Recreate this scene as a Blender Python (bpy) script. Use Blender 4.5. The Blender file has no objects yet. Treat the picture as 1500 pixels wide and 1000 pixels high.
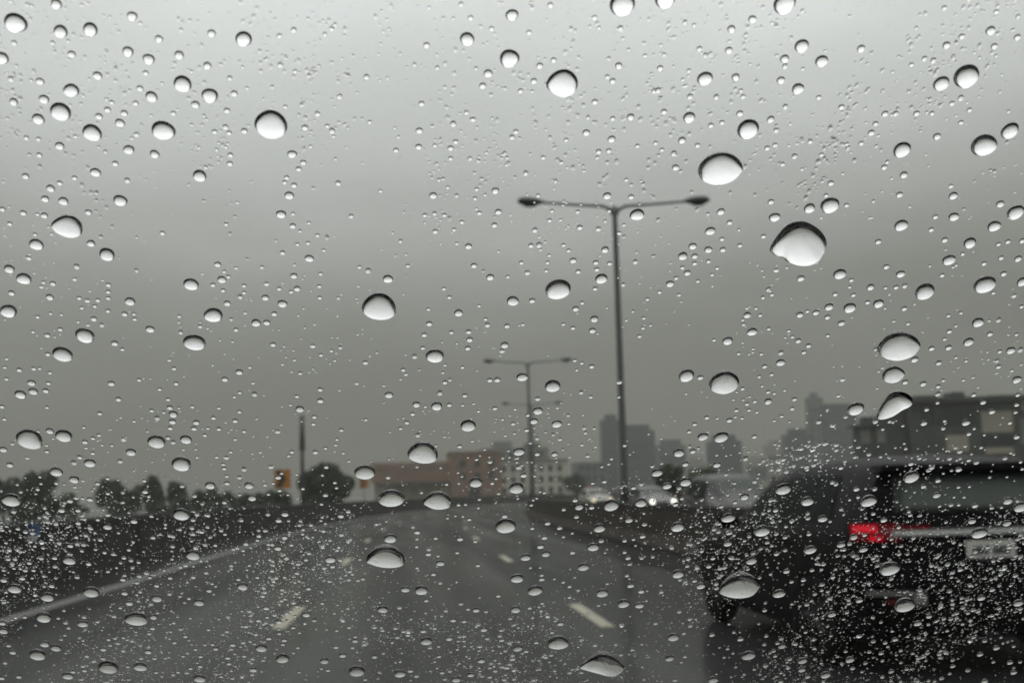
import bpy, math, random
import numpy as np
from mathutils import Vector, Matrix

R = math.radians
random.seed(7)
rng = np.random.default_rng(11)
scene = bpy.context.scene
COL = scene.collection

# ------------------------------------------------------------------ camera
W0, H0, F = 1500.0, 1000.0, 1850.0
CAM = Vector((0.0, 0.0, 1.30))
YAW, PITCH, ROLL = R(4.66), R(6.85), R(1.5)
fwd = Vector((math.sin(YAW) * math.cos(PITCH), math.cos(YAW) * math.cos(PITCH), math.sin(PITCH)))
r0 = fwd.cross(Vector((0, 0, 1))).normalized()
u0 = r0.cross(fwd).normalized()
right = (r0 * math.cos(ROLL) - u0 * math.sin(ROLL)).normalized()
up = right.cross(fwd).normalized()
cam_data = bpy.data.cameras.new('camera')
cam = bpy.data.objects.new('camera', cam_data)
COL.objects.link(cam)
cam.matrix_world = Matrix(((right.x, up.x, -fwd.x, CAM.x), (right.y, up.y, -fwd.y, CAM.y),
                           (right.z, up.z, -fwd.z, CAM.z), (0, 0, 0, 1)))
cam_data.sensor_width = 36.0
cam_data.lens = F / W0 * 36.0
cam_data.clip_start = 0.01
cam_data.clip_end = 6000.0
cam_data.dof.use_dof = True
cam_data.dof.focus_distance = 0.295
cam_data.dof.aperture_fstop = 37.0
scene.camera = cam


def pix_dir(px, py):
    return (fwd + right * ((px - W0 / 2) / F) + up * ((H0 / 2 - py) / F)).normalized()


def at(px, py, Y):
    d = pix_dir(px, py)
    return CAM + d * (Y / d.y)


# ------------------------------------------------------------------ world: heavy overcast, dark at the horizon
world = bpy.data.worlds.new('World')
scene.world = world
world.use_nodes = True
nt = world.node_tree
nt.nodes.clear()
L = nt.links.new
SUN_EL, SUN_ROT = R(62), R(10)
tc = nt.nodes.new('ShaderNodeTexCoord')
sep = nt.nodes.new('ShaderNodeSeparateXYZ')
L(tc.outputs['Generated'], sep.inputs[0])
mp = nt.nodes.new('ShaderNodeMapping')
mp.inputs['Scale'].default_value = (1.6, 1.6, 5.0)
L(tc.outputs['Generated'], mp.inputs[0])
nz = nt.nodes.new('ShaderNodeTexNoise')
nz.inputs['Scale'].default_value = 1.7
nz.inputs['Detail'].default_value = 5
nz.inputs['Roughness'].default_value = 0.5
L(mp.outputs[0], nz.inputs[0])
ma = nt.nodes.new('ShaderNodeMath'); ma.operation = 'MULTIPLY_ADD'
L(nz.outputs[0], ma.inputs[0]); ma.inputs[1].default_value = 0.17; ma.inputs[2].default_value = -0.135
ad = nt.nodes.new('ShaderNodeMath'); ad.operation = 'ADD'
dt = nt.nodes.new('ShaderNodeVectorMath'); dt.operation = 'DOT_PRODUCT'      # thinner cloud where the veiled sun stands
L(tc.outputs['Generated'], dt.inputs[0])
dt.inputs[1].default_value = pix_dir(560, -500)
gl_ = nt.nodes.new('ShaderNodeMapRange'); gl_.interpolation_type = 'SMOOTHSTEP'
gl_.inputs['From Min'].default_value = .80; gl_.inputs['From Max'].default_value = 1.0
gl_.inputs['To Min'].default_value = 0; gl_.inputs['To Max'].default_value = .085
L(dt.outputs['Value'], gl_.inputs[0])
ad0 = nt.nodes.new('ShaderNodeMath'); ad0.operation = 'ADD'
L(gl_.outputs[0], ad0.inputs[0]); L(ma.outputs[0], ad0.inputs[1])
zup = nt.nodes.new('ShaderNodeMapRange'); zup.inputs['From Min'].default_value = 0; zup.inputs['From Max'].default_value = .15
L(sep.outputs[2], zup.inputs[0])
ad1 = nt.nodes.new('ShaderNodeMath'); ad1.operation = 'MULTIPLY'
L(ad0.outputs[0], ad1.inputs[0]); L(zup.outputs[0], ad1.inputs[1])
L(sep.outputs[2], ad.inputs[0]); L(ad1.outputs[0], ad.inputs[1])
ramp = nt.nodes.new('ShaderNodeValToRGB')
cr = ramp.color_ramp
stops = [(0.0, (.073, .073, .063)), (.05, (.100, .102, .092)), (.12, (.213, .219, .202)), (.19, (.342, .354, .340)), (.28, (.500, .516, .508)),
         (.37, (.640, .660, .656)), (.50, (.90, .92, .915)), (1.0, (1.0, 1.0, 1.0))]
cr.elements[0].position = 0; cr.elements[0].color = (*stops[0][1], 1)
cr.elements[1].position = 1; cr.elements[1].color = (*stops[-1][1], 1)
for p, c in stops[1:-1]:
    e = cr.elements.new(p); e.color = (*c, 1)
L(ad.outputs[0], ramp.inputs[0])
vm = nt.nodes.new('ShaderNodeVectorMath'); vm.operation = 'SCALE'
vm.inputs['Scale'].default_value = 14.0
L(ramp.outputs[0], vm.inputs[0])
sky = nt.nodes.new('ShaderNodeTexSky')
sky.sky_type = 'NISHITA'; sky.sun_disc = False
sky.sun_elevation = SUN_EL; sky.sun_rotation = SUN_ROT
hs = nt.nodes.new('ShaderNodeHueSaturation')
hs.inputs['Saturation'].default_value = 0.1
L(sky.outputs[0], hs.inputs['Color'])
mx = nt.nodes.new('ShaderNodeMixRGB'); mx.inputs[0].default_value = 0.03
L(vm.outputs[0], mx.inputs[1]); L(hs.outputs[0], mx.inputs[2])
bg = nt.nodes.new('ShaderNodeBackground'); bg.inputs[1].default_value = 0.1
L(mx.outputs[0], bg.inputs[0])
wo = nt.nodes.new('ShaderNodeOutputWorld')
L(bg.outputs[0], wo.inputs[0])

# ------------------------------------------------------------------ sun (veiled)
sl = bpy.data.lights.new('sun', 'SUN')
sl.energy = 0.5; sl.angle = R(40); sl.color = (1.0, .98, .94)
sun = bpy.data.objects.new('sun', sl)
COL.objects.link(sun)
sd = Vector((math.sin(SUN_ROT) * math.cos(SUN_EL), math.cos(SUN_ROT) * math.cos(SUN_EL), math.sin(SUN_EL)))
sun.rotation_euler = sd.to_track_quat('Z', 'Y').to_euler()
sun.location = (0, 0, 60)

scene.view_settings.view_transform = 'Standard'
scene.view_settings.look = 'None'
scene.view_settings.exposure = 0.0
scene.view_settings.gamma = 1.0
scene.view_settings.use_curve_mapping = False
scene.render.engine = 'CYCLES'
cy = scene.cycles
cy.max_bounces = 14; cy.transmission_bounces = 12; cy.glossy_bounces = 5; cy.diffuse_bounces = 2
cy.transparent_max_bounces = 12; cy.volume_bounces = 1
cy.caustics_reflective = False; cy.caustics_refractive = True
scene.render.resolution_x = 1024; scene.render.resolution_y = 682


# ------------------------------------------------------------------ materials
def mat(name, col, rough=.6, metal=0, spec=.5, noise=None, bump=None, emit=None, estr=0, coat=0):
    m = bpy.data.materials.new(name); m.use_nodes = True
    n = m.node_tree; b = n.nodes['Principled BSDF']
    b.inputs['Base Color'].default_value = (*col, 1)
    b.inputs['Roughness'].default_value = rough
    b.inputs['Metallic'].default_value = metal
    b.inputs['Specular IOR Level'].default_value = spec
    b.inputs['Coat Weight'].default_value = coat
    if emit:
        b.inputs['Emission Color'].default_value = (*emit, 1)
        b.inputs['Emission Strength'].default_value = estr
    if noise or bump:
        t = n.nodes.new('ShaderNodeTexCoord')
    if noise:
        sc, amt = noise
        z = n.nodes.new('ShaderNodeTexNoise'); z.inputs['Scale'].default_value = sc
        z.inputs['Detail'].default_value = 6; z.inputs['Roughness'].default_value = .65
        n.links.new(t.outputs['Object'], z.inputs[0])
        r = n.nodes.new('ShaderNodeValToRGB')
        r.color_ramp.elements[0].position = .3; r.color_ramp.elements[1].position = .7
        r.color_ramp.elements[0].color = (*[max(0, c * (1 - amt)) for c in col], 1)
        r.color_ramp.elements[1].color = (*[min(1, c * (1 + amt)) for c in col], 1)
        n.links.new(z.outputs[0], r.inputs[0]); n.links.new(r.outputs[0], b.inputs['Base Color'])
    if bump:
        sc, st = bump
        z2 = n.nodes.new('ShaderNodeTexNoise'); z2.inputs['Scale'].default_value = sc
        z2.inputs['Detail'].default_value = 4
        n.links.new(t.outputs['Object'], z2.inputs[0])
        bp = n.nodes.new('ShaderNodeBump'); bp.inputs['Strength'].default_value = st
        bp.inputs['Distance'].default_value = .02
        n.links.new(z2.outputs[0], bp.inputs['Height']); n.links.new(bp.outputs[0], b.inputs['Normal'])
    return m


def wet_asphalt():
    m = mat('wet_asphalt', (.045, .046, .046), .25, spec=.24)
    n = m.node_tree; b = n.nodes['Principled BSDF']
    t = n.nodes.new('ShaderNodeTexCoord')
    mpp = n.nodes.new('ShaderNodeMapping'); mpp.inputs['Scale'].default_value = (1, .12, 1)
    n.links.new(t.outputs['Object'], mpp.inputs[0])
    z = n.nodes.new('ShaderNodeTexNoise'); z.inputs['Scale'].default_value = .9; z.inputs['Detail'].default_value = 7
    n.links.new(mpp.outputs[0], z.inputs[0])
    r = n.nodes.new('ShaderNodeMapRange')
    r.inputs['From Min'].default_value = .3; r.inputs['From Max'].default_value = .7
    r.inputs['To Min'].default_value = .10; r.inputs['To Max'].default_value = .24
    n.links.new(z.outputs[0], r.inputs[0]); n.links.new(r.outputs[0], b.inputs['Roughness'])
    rc = n.nodes.new('ShaderNodeValToRGB')
    rc.color_ramp.elements[0].position = .3; rc.color_ramp.elements[1].position = .7
    rc.color_ramp.elements[0].color = (.020, .021, .021, 1); rc.color_ramp.elements[1].color = (.034, .035, .034, 1)
    n.links.new(z.outputs[0], rc.inputs[0]); n.links.new(rc.outputs[0], b.inputs['Base Color'])
    z2 = n.nodes.new('ShaderNodeTexNoise'); z2.inputs['Scale'].default_value = 60; z2.inputs['Detail'].default_value = 3
    n.links.new(t.outputs['Object'], z2.inputs[0])
    bp = n.nodes.new('ShaderNodeBump'); bp.inputs['Strength'].default_value = .12; bp.inputs['Distance'].default_value = .004
    n.links.new(z2.outputs[0], bp.inputs['Height']); n.links.new(bp.outputs[0], b.inputs['Normal'])
    # only part of the coarse surface carries a film of water; the stone tips between stay matt
    dry = n.nodes.new('ShaderNodeBsdfDiffuse'); dry.inputs['Color'].default_value = (.024, .025, .0245, 1)
    mpf = n.nodes.new('ShaderNodeMapping'); mpf.inputs['Scale'].default_value = (.9, .035, 1)
    n.links.new(t.outputs['Object'], mpf.inputs[0])
    zf = n.nodes.new('ShaderNodeTexNoise'); zf.inputs['Scale'].default_value = 1.0; zf.inputs['Detail'].default_value = 5
    n.links.new(mpf.outputs[0], zf.inputs[0])
    rf_ = n.nodes.new('ShaderNodeMapRange')
    rf_.inputs['From Min'].default_value = .3; rf_.inputs['From Max'].default_value = .7
    rf_.inputs['To Min'].default_value = .28; rf_.inputs['To Max'].default_value = .78
    n.links.new(zf.outputs[0], rf_.inputs[0])
    mix = n.nodes.new('ShaderNodeMixShader')
    n.links.new(rf_.outputs[0], mix.inputs[0]); n.links.new(dry.outputs[0], mix.inputs[1]); n.links.new(b.outputs[0], mix.inputs[2])
    n.links.new(mix.outputs[0], n.nodes['Material Output'].inputs[0])
    return m


def glassy(name, col, ior, rough=0):
    m = bpy.data.materials.new(name); m.use_nodes = True
    n = m.node_tree; n.nodes.clear()
    g = n.nodes.new('ShaderNodeBsdfGlass'); g.inputs['Color'].default_value = (*col, 1)
    g.inputs['IOR'].default_value = ior; g.inputs['Roughness'].default_value = rough
    o = n.nodes.new('ShaderNodeOutputMaterial'); n.links.new(g.outputs[0], o.inputs[0])
    return m


M = dict(
    road=wet_asphalt(),
    ground=mat('wet_ground', (.06, .065, .045), .7, noise=(.2, .4)),
    white_line=mat('worn_white_paint', (.085, .085, .08), .5, spec=.2, noise=(3, .6)),
    cream_line=mat('worn_cream_paint', (.29, .275, .21), .5, spec=.2, noise=(4, .3)),
    barrier=mat('wet_concrete_median', (.040, .034, .029), .8, spec=.12, noise=(1.2, .45), bump=(9, .3)),
    parapet=mat('wet_concrete_parapet', (.026, .023, .020), .8, spec=.25, noise=(1.0, .5), bump=(9, .3)),
    rail=mat('parapet_coping_concrete', (.035, .035, .032), .8, spec=.2, noise=(2, .3)),
    pole=mat('galvanised_steel', (.10, .105, .10), .5, .3),
    lamp=mat('lamp_housing', (.05, .052, .05), .5),
    lampglass=mat('lamp_lens', (.16, .16, .15), .3),
    darkpole=mat('dark_painted_steel', (.06, .06, .055), .6, noise=(2, .3)),
    bark=mat('bark', (.05, .04, .03), .9),
    leaf=mat('leaf_dark', (.035, .055, .028), .6, noise=(.8, .5)),
    leaf2=mat('leaf_mid', (.055, .075, .035), .6, noise=(.8, .5)),
    black=mat('black_car_paint', (.003, .003, .0035), .40, spec=.035),
    silver=mat('silver_car_paint', (.10, .10, .10), .4, .2),
    grey=mat('grey_car_paint', (.05, .05, .05), .4, spec=.2),
    cream_car=mat('cream_car_paint', (.26, .25, .21), .4),
    carglass=mat('tinted_car_glass', (.050, .060, .054), .3, spec=.15),
    sideglass=mat('dark_side_glass', (.007, .010, .0085), .5, spec=.02),
    trim=mat('black_plastic', (.006, .006, .006), .7, spec=.08),
    tyre=mat('tyre_rubber', (.009, .009, .009), .9, spec=.08),
    rim=mat('alloy', (.03, .03, .03), .6, .2, spec=.1),
    ledge_sheen=mat('painted_sky_sheen_grey', (.20, .20, .195), .5, spec=.4),  # grey stands in for sky reflected on the black bumper's ledge
    chrome=mat('chrome_strip', (.62, .62, .60), .5, .6),
    plate=mat('plate_face', (.50, .50, .45), .5, noise=(9, .1)),
    platetext=mat('plate_print', (.05, .05, .05), .5),
    tail_on=mat('lit_tail_lamp', (.45, .01, .02), .25, emit=(1.0, .006, .035), estr=.36),
    tail_dim=mat('tail_lamp_red', (.10, .005, .010), .3, spec=.2, emit=(1.0, .010, .03), estr=.035),
    reflector=mat('red_reflector', (.16, .012, .016), .3),
    head_on=mat('lit_headlamp', (.9, .9, .85), .3, emit=(1, .96, .86), estr=2.6),
    head_warm=mat('lit_headlamp_warm', (.9, .85, .7), .3, emit=(1, .82, .5), estr=.9),
    orange=mat('orange_sign_face', (.38, .155, .02), .5, emit=None),
    signblack=mat('black_sign_print', (.02, .02, .02), .5),
    blue=mat('blue_plate_paint', (.035, .075, .16), .5),
    highlight_white=mat('white_highlight_paint', (.6, .6, .6), .5),
    brick=mat('pink_brick_wall', (.20, .122, .088), .85, noise=(.5, .2)),
    brick2=mat('pale_brick_fascia', (.23, .15, .115), .85, noise=(.5, .2)),
    beige=mat('beige_render', (.36, .32, .24), .8, noise=(.3, .15)),
    cream=mat('cream_render', (.48, .465, .40), .8, noise=(.3, .15)),
    window=mat('dark_window_glass', (.03, .035, .04), .15),
    conc=mat('weathered_concrete', (.17, .17, .16), .8, noise=(.3, .25)),
    darkbuild=mat('dark_cladding', (.045, .048, .045), .6, noise=(.4, .35)),
    panel=mat('beige_wall_panel', (.30, .277, .225), .7, noise=(.6, .1)),
    redroof=mat('red_roof_sheet', (.30, .08, .06), .6),
    tower_a=mat('blue_grey_curtain_wall', (.050, .066, .080), .5),
    tower_b=mat('grey_tower_wall', (.085, .10, .108), .6),
    tower_c=mat('pale_tower_wall', (.26, .255, .23), .7),
    towerwin=mat('tower_window_band', (.035, .045, .055), .3),
    cabin=mat('black_cabin_trim', (.012, .012, .012), .8, spec=.2),
    glass=glassy('windscreen_glass', (.995, 1, .995), 1.333),
    water=glassy('rain_water', (1, 1, 1), 1.333),
)


# ------------------------------------------------------------------ helpers
def tag(o, label=None, cat=None, group=None, kind=None):
    if label: o['label'] = label
    if cat: o['category'] = cat
    if group: o['group'] = group
    if kind: o['kind'] = kind
    return o


def empty(name, loc=(0, 0, 0), rz=0):
    o = bpy.data.objects.new(name, None)
    COL.objects.link(o); o.location = loc; o.rotation_euler = (0, 0, rz)
    o.empty_display_size = .2
    return o


class MB:
    def __init__(s):
        s.v = []; s.f = []

    def add(s, vs, fs):
        o = len(s.v)
        s.v += [tuple(p) for p in vs]
        s.f += [tuple(i + o for i in f) for f in fs]
        return s

    def box(s, x0, x1, y0, y1, z0, z1):
        return s.add([(x0, y0, z0), (x1, y0, z0), (x1, y1, z0), (x0, y1, z0),
                      (x0, y0, z1), (x1, y0, z1), (x1, y1, z1), (x0, y1, z1)],
                     [(0, 3, 2, 1), (4, 5, 6, 7), (0, 1, 5, 4), (1, 2, 6, 5), (2, 3, 7, 6), (3, 0, 4, 7)])

    def tube(s, pts, rads, n=10, cap=True):
        pts = [Vector(p) for p in pts]; base = len(s.v)
        for i, p in enumerate(pts):
            d = (pts[min(i + 1, len(pts) - 1)] - pts[max(i - 1, 0)]).normalized()
            a = d.cross(Vector((0, 1, 0)) if abs(d.y) < .9 else Vector((1, 0, 0))).normalized()
            b = d.cross(a)
            for k in range(n):
                t = 2 * math.pi * k / n
                s.v.append(tuple(p + (a * math.cos(t) + b * math.sin(t)) * rads[i]))
        for i in range(len(pts) - 1):
            for k in range(n):
                k2 = (k + 1) % n
                s.f.append((base + i * n + k, base + i * n + k2, base + (i + 1) * n + k2, base + (i + 1) * n + k))
        if cap:
            s.f.append(tuple(base + k for k in range(n))[::-1])
            s.f.append(tuple(base + (len(pts) - 1) * n + k for k in range(n)))
        return s

    def grid(s, fn, us, vs):
        base = len(s.v); nu, nv = len(us), len(vs)
        for u in us:
            for v in vs:
                s.v.append(tuple(fn(u, v)))
        for i in range(nu - 1):
            for j in range(nv - 1):
                s.f.append((base + i * nv + j, base + i * nv + j + 1, base + (i + 1) * nv + j + 1, base + (i + 1) * nv + j))
        return s

    def prism(s, poly, fn0, fn1):
        n = len(poly); base = len(s.v)
        s.v += [tuple(fn0(p)) for p in poly] + [tuple(fn1(p)) for p in poly]
        s.f.append(tuple(base + i for i in range(n))[::-1]); s.f.append(tuple(base + n + i for i in range(n)))
        for i in range(n):
            j = (i + 1) % n
            s.f.append((base + i, base + j, base + n + j, base + n + i))
        return s

    def build(s, name, m, parent=None, smooth=False, bevel=0):
        me = bpy.data.meshes.new(name)
        me.from_pydata(s.v, [], s.f); me.update()
        if smooth:
            me.polygons.foreach_set('use_smooth', [True] * len(me.polygons))
        o = bpy.data.objects.new(name, me); COL.objects.link(o)
        me.materials.append(M[m] if isinstance(m, str) else m)
        if parent: o.parent = parent
        if bevel:
            b = o.modifiers.new('bevel', 'BEVEL'); b.width = bevel; b.segments = 2; b.limit_method = 'ANGLE'
        return o


def linspace(a, b, n):
    return [a + (b - a) * i / (n - 1) for i in range(n)]


# ------------------------------------------------------------------ ground and road
def sx(y):                       # the carriageway bends gently to the right
    if y < 35: return 0.0
    if y < 260: return .0009 * (y - 35) ** 2
    return .0009 * 225 ** 2 + .0018 * 225 * (y - 260)


tag(MB().box(-700, 1300, -120, 1250, -1.2, -.06).build('ground', 'ground'), kind='structure')
YS = [-20, -10, 0] + [4 * i for i in range(1, 90)]


def strip(name, xa, xb, z, m, ys=YS):
    b = MB()
    b.grid(lambda y, x: (x + sx(y), y, z), ys, linspace(xa, xb, 3))
    return b.build(name, m)


tag(strip('road', -6.3, 17.4, 0.0, 'road'), kind='structure')
el = strip('edge_line', -4.82, -4.58, .004, 'white_line'); tag(el, kind='structure')
road = bpy.data.objects['road']
el.parent = road
for xl, ystart in ((-1.38, 13.2), (1.86, 12.3)):
    for k in range(10):
        y0 = ystart + 12.2 * k
        ys = linspace(y0, y0 + 2.6, 4)
        b = MB().grid(lambda y, x: (x + sx(y), y, .004), ys, [xl - .07, xl + .07])
        b.build('lane_dash', 'cream_line', road)


def extrude_curve(poly, ys, x):
    b = MB(); n = len(poly)
    for y in ys:
        for (px, pz) in poly:
            b.v.append((x + px + sx(y), y, pz))
    for i in range(len(ys) - 1):
        for k in range(n):
            k2 = (k + 1) % n
            b.f.append((i * n + k, i * n + k2, (i + 1) * n + k2, (i + 1) * n + k))
    b.f.append(tuple(range(n))); b.f.append(tuple((len(ys) - 1) * n + k for k in range(n))[::-1])
    return b


jersey = [(-.30, 0), (.30, 0), (.30, .08), (.14, .32), (.10, .90), (-.10, .90), (-.14, .32), (-.30, .08)]
med = empty('median_barrier', (5.55, 0, 0))
b_ = extrude_curve(jersey, YS, 0).build('barrier_wall', 'barrier', med, bevel=.015)
c_ = extrude_curve([(-.12, .902), (.12, .902), (.12, .97), (-.12, .97)], YS, 0).build('coping', 'rail', med)
tag(med, 'brown-grey concrete median barrier between the two carriageways', 'barrier')


def parapet(x, side, label):
    e = empty('parapet_wall', (x, 0, 0))
    extrude_curve([(-.15, 0), (.15, 0), (.15, .92), (-.15, .92)], YS, 0).build('wall', 'parapet', e)
    extrude_curve([(-.19, .922), (.19, .922), (.19, 1.04), (-.19, 1.04)], YS, 0).build('coping', 'rail', e)
    b = MB()
    for k in range(30):
        y = 6 + 6 * k
        b2 = MB().box(x + side * .152 + sx(y) - .03 - x, x + side * .152 + sx(y) + .03 - x, y, y + .35, 0, .9)
        b2.build('pilaster', 'parapet', e)
    tag(e, label, 'wall')


parapet(-6.47, 1, 'dark wet concrete parapet along the left road edge')
parapet(17.6, -1, 'concrete parapet on the far side of the opposite carriageway')


# ------------------------------------------------------------------ street lamps
def lamp_post(y, label, h=8.9, x=5.55):
    e = empty('street_lamp', (x + sx(y), y, .97))
    H = h - .97
    MB().tube([(0, 0, 0), (0, 0, .5), (0, 0, H * .5), (0, 0, H - .25), (0, 0, H)], [.13, .10, .085, .07, .065], 14).build('pole', 'pole', e, True)
    MB().box(-.2, .2, -.2, .2, 0, .04).build('base_plate', 'pole', e)
    for s in (-1, 1):
        pts = [(0, 0, H - .32), (s * .10, 0, H - .10), (s * .30, 0, H + .0), (s * 1.0, 0, H + .04), (s * 2.0, 0, H + .12)]
        MB().tube(pts, [.05, .055, .048, .04, .036], 10).build('arm', 'pole', e, True)
        # tapered luminaire head
        b = MB(); n = 14
        prof = [(1.88, .03, .035), (1.98, .075, .07), (2.12, .15, .115), (2.34, .175, .13), (2.50, .145, .115), (2.60, .07, .06), (2.62, .01, .01)]
        for (xx, wy, wz) in prof:
            for k in range(n):
                t = 2 * math.pi * k / n
                zz = math.sin(t) * wz
                b.v.append((s * xx, math.cos(t) * wy, H + .12 + (xx - 1.9) * .05 + (zz if zz > 0 else zz * .8)))
        for i in range(len(prof) - 1):
            for k in range(n):
                k2 = (k + 1) % n
                b.f.append((i * n + k, i * n + k2, (i + 1) * n + k2, (i + 1) * n + k))
        b.f.append(tuple(range(n))); b.f.append(tuple((len(prof) - 1) * n + k for k in range(n)))
        hd = b.build('lamp_head', 'lamp', e, True)
        MB().tube([(s * 2.14, 0, H + .055), (s * 2.44, 0, H + .06)], [.07, .07], 10).build('lens', 'lampglass', hd, True)
    tag(e, label, 'street lamp', 'double-armed street lamps along the median')
    return e


lamp_post(33.0, 'nearest tall double-armed street lamp in front of the grey towers')
lamp_post(73.5, 'second double-armed street lamp on the median, half the height in view')
lamp_post(109, 'faint third double-armed street lamp fading into the rain haze')


# ------------------------------------------------------------------ cars
def catmull(keys, t):
    n = len(keys)
    for i in range(n - 1):
        if t <= keys[i + 1][0] or i == n - 2:
            a, b = keys[i], keys[i + 1]
            u = max(0, min(1, (t - a[0]) / (b[0] - a[0])))
            u = u * u * (3 - 2 * u) * .5 + u * .5
            return [x + (y - x) * u for x, y in zip(a[1:], b[1:])]


def make_car(name, paint, label, loc, rz, Ht=1.52, tail=None, head=None, plate=False, stretch=1.0, group=None):
    e = empty(name, loc, rz)
    e.scale = (1, stretch, 1)
    Wd = .92
    s_ = Ht / 1.52
    # stations along y: (y, z_bottom, half width, z_belt, roof half width, z_roof)
    K = [(0.0, .27, .86, .99, .66, 1.44), (.25, .22, .90, 1.0, .66, 1.49), (.9, .17, .92, .99, .66, 1.52), (1.9, .15, .92, .96, .65, 1.51),
         (2.55, .15, .92, .93, .62, 1.44), (3.25, .15, .91, .90, .56, 1.02), (3.4, .15, .91, .88, .62, .98), (4.1, .18, .88, .80, .62, .86), (4.4, .24, .80, .70, .55, .74), (4.45, .36, .76, .62, .5, .66)]

    def rear(x, z):               # how far the tail leans forward / bulges at height z
        zz = z / s_
        if zz < .50: r = .02 + (.50 - zz) * .18
        elif zz < .66: r = -.035
        elif zz < .72: r = -.035 + (zz - .66) / .06 * .075
        elif zz < 1.03: r = .04 + (zz - .72) * .06
        else: r = .0586 + (zz - 1.03) * .62
        return r + .13 * (abs(x) / Wd) ** 4

    def section(y):
        zb, w, zbelt, wr, zr = catmull(K, y)
        zbelt *= s_; zr *= s_
        w = w; zm = (zb + zbelt) / 2
        half = [(0, zb), (w * .80, zb), (w * .95, zb + .06), (w, zb + .22), (w, zm + .06), (w * .985, zbelt - .05), (w * .965, zbelt),
                (wr + (w * .965 - wr) * .45, zbelt + (zr - zbelt) * .52), (wr, zr - .10 * s_), (wr - .05, zr - .045), (wr - .15, zr - .008), (wr * .4, zr + .01), (0, zr + .014)]
        ring = half + [(-x, z) for (x, z) in half[-2:0:-1]]
        return ring

    ys = [0, .06, .15, .3, .5, .7, .9, 1.2, 1.5, 1.9, 2.2, 2.4, 2.55, 2.75, 3.0, 3.25, 3.4, 3.7, 4.0, 4.2, 4.32, 4.4, 4.45]
    b = MB(); n = len(section(0))
    for y in ys:
        f = max(0, 1 - y / .9) ** 1.0
        ring = section(y)
        for (x, z) in ring:
            b.v.append((x, y + rear(x, z) * f, z))
    for i in range(len(ys) - 1):
        for k in range(n):
            k2 = (k + 1) % n
            b.f.append((i * n + k, (i + 1) * n + k, (i + 1) * n + k2, i * n + k2))
    # tail panel: rows between left and right points of the first ring
    ring = section(0); m_ = n // 2
    rows = []
    for k in range(0, m_ + 1):
        x, z = ring[k]
        cols = []
        for j in range(9):
            xx = x - 2 * x * j / 8
            cols.append((xx, rear(xx, z) + 0, z))
        rows.append(cols)
    base = len(b.v)
    for r_ in rows: b.v += r_
    for k in range(m_):
        for j in range(8):
            b.f.append((base + k * 9 + j, base + (k + 1) * 9 + j, base + (k + 1) * 9 + j + 1, base + k * 9 + j + 1))
    last = (len(ys) - 1) * n
    b.f.append(tuple(last + k for k in range(n)))
    b.build('body', paint, e, True)

    def rp(x0, x1, z0, z1, off, nx=8, nz=5, skew=0):
        g = MB()
        us = linspace(0, 1, nx); vs = linspace(0, 1, nz)

        def fn(u, v):
            z = z0 + (z1 - z0) * v
            xa = x0 + (x1 - x0) * u
            xa = xa * (1 - skew * v)
            return (xa, rear(xa, z) - off, z)
        g.grid(fn, us, vs)
        g.grid(lambda u, v: (fn(u, v)[0], fn(u, v)[1] + off * 1.6 + .004, fn(u, v)[2]), us, vs)
        nn = nx * nz
        for (i, j) in [(i, 0) for i in range(nx - 1)]:
            pass
        def idx(i, j): return i * nz + j
        for i in range(nx - 1):
            g.f.append((idx(i, 0), idx(i + 1, 0), nn + idx(i + 1, 0), nn + idx(i, 0)))
            g.f.append((idx(i, nz - 1), idx(i + 1, nz - 1), nn + idx(i + 1, nz - 1), nn + idx(i, nz - 1)))
        for j in range(nz - 1):
            g.f.append((idx(0, j), idx(0, j + 1), nn + idx(0, j + 1), nn + idx(0, j)))
            g.f.append((idx(nx - 1, j), idx(nx - 1, j + 1), nn + idx(nx - 1, j + 1), nn + idx(nx - 1, j)))
        return g
    z = lambda a: a * s_
    gl = rp(-.60, .60, z(1.11), z(1.36), .006, 10, 5, .10).build('rear_window', 'carglass', e, True)
    MB().tube([(.02, rear(0, z(1.10)) - .02, z(1.10)), (-.30, rear(.3, z(1.15)) - .015, z(1.14))], [.012, .008], 6).build('wiper', 'trim', gl)
    rp(-.64, .64, z(1.405), z(1.45), .10, 9, 3, .02).build('spoiler', paint, e, True)
    rp(-.80, .80, z(.36), z(.50), .006, 9, 3).build('lower_bumper', 'trim', e, True)
    for s in (-1, 1):
        tl = rp(s * .60, s * .905, z(.925), z(1.050), .010, 8, 4).build('tail_light', 'tail_dim', e, True)
        rp(s * .75, s * .895, z(.985), z(1.040), .016, 8, 4).build('upper_lens', tail if tail else 'tail_dim', tl, True)
        rp(s * .72, s * .80, z(.930), z(.962), .016, 8, 4).build('lower_lens', tail if tail else 'tail_dim', tl, True)
        rp(s * .40, s * .60, z(.985), z(1.03), .012, 6, 3).build('inner_lens', 'tail_dim', tl, True)
        rp(s * .60, s * .74, z(.510), z(.545), .012, 6, 3).build('reflector', 'reflector', e, True)
        rp(s * .56, s * .86, z(.565), z(.600), .016, 8, 3).build('bumper_sheen_strip', 'ledge_sheen', e, True)  # added grey strips paint the sky's sheen along the bumper edge
        rp(s * .50, s * .585, z(.47), z(.600), .014, 4, 5).build('bumper_sheen_strip', 'ledge_sheen', e, True)
    rp(-.66, .66, z(.955), z(1.005), .026, 12, 4).build('chrome_strip', 'chrome', e, True)
    rp(-.50, .50, z(.445), z(.480), .020, 9, 3).build('bumper_sheen_strip', 'ledge_sheen', e, True)
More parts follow.
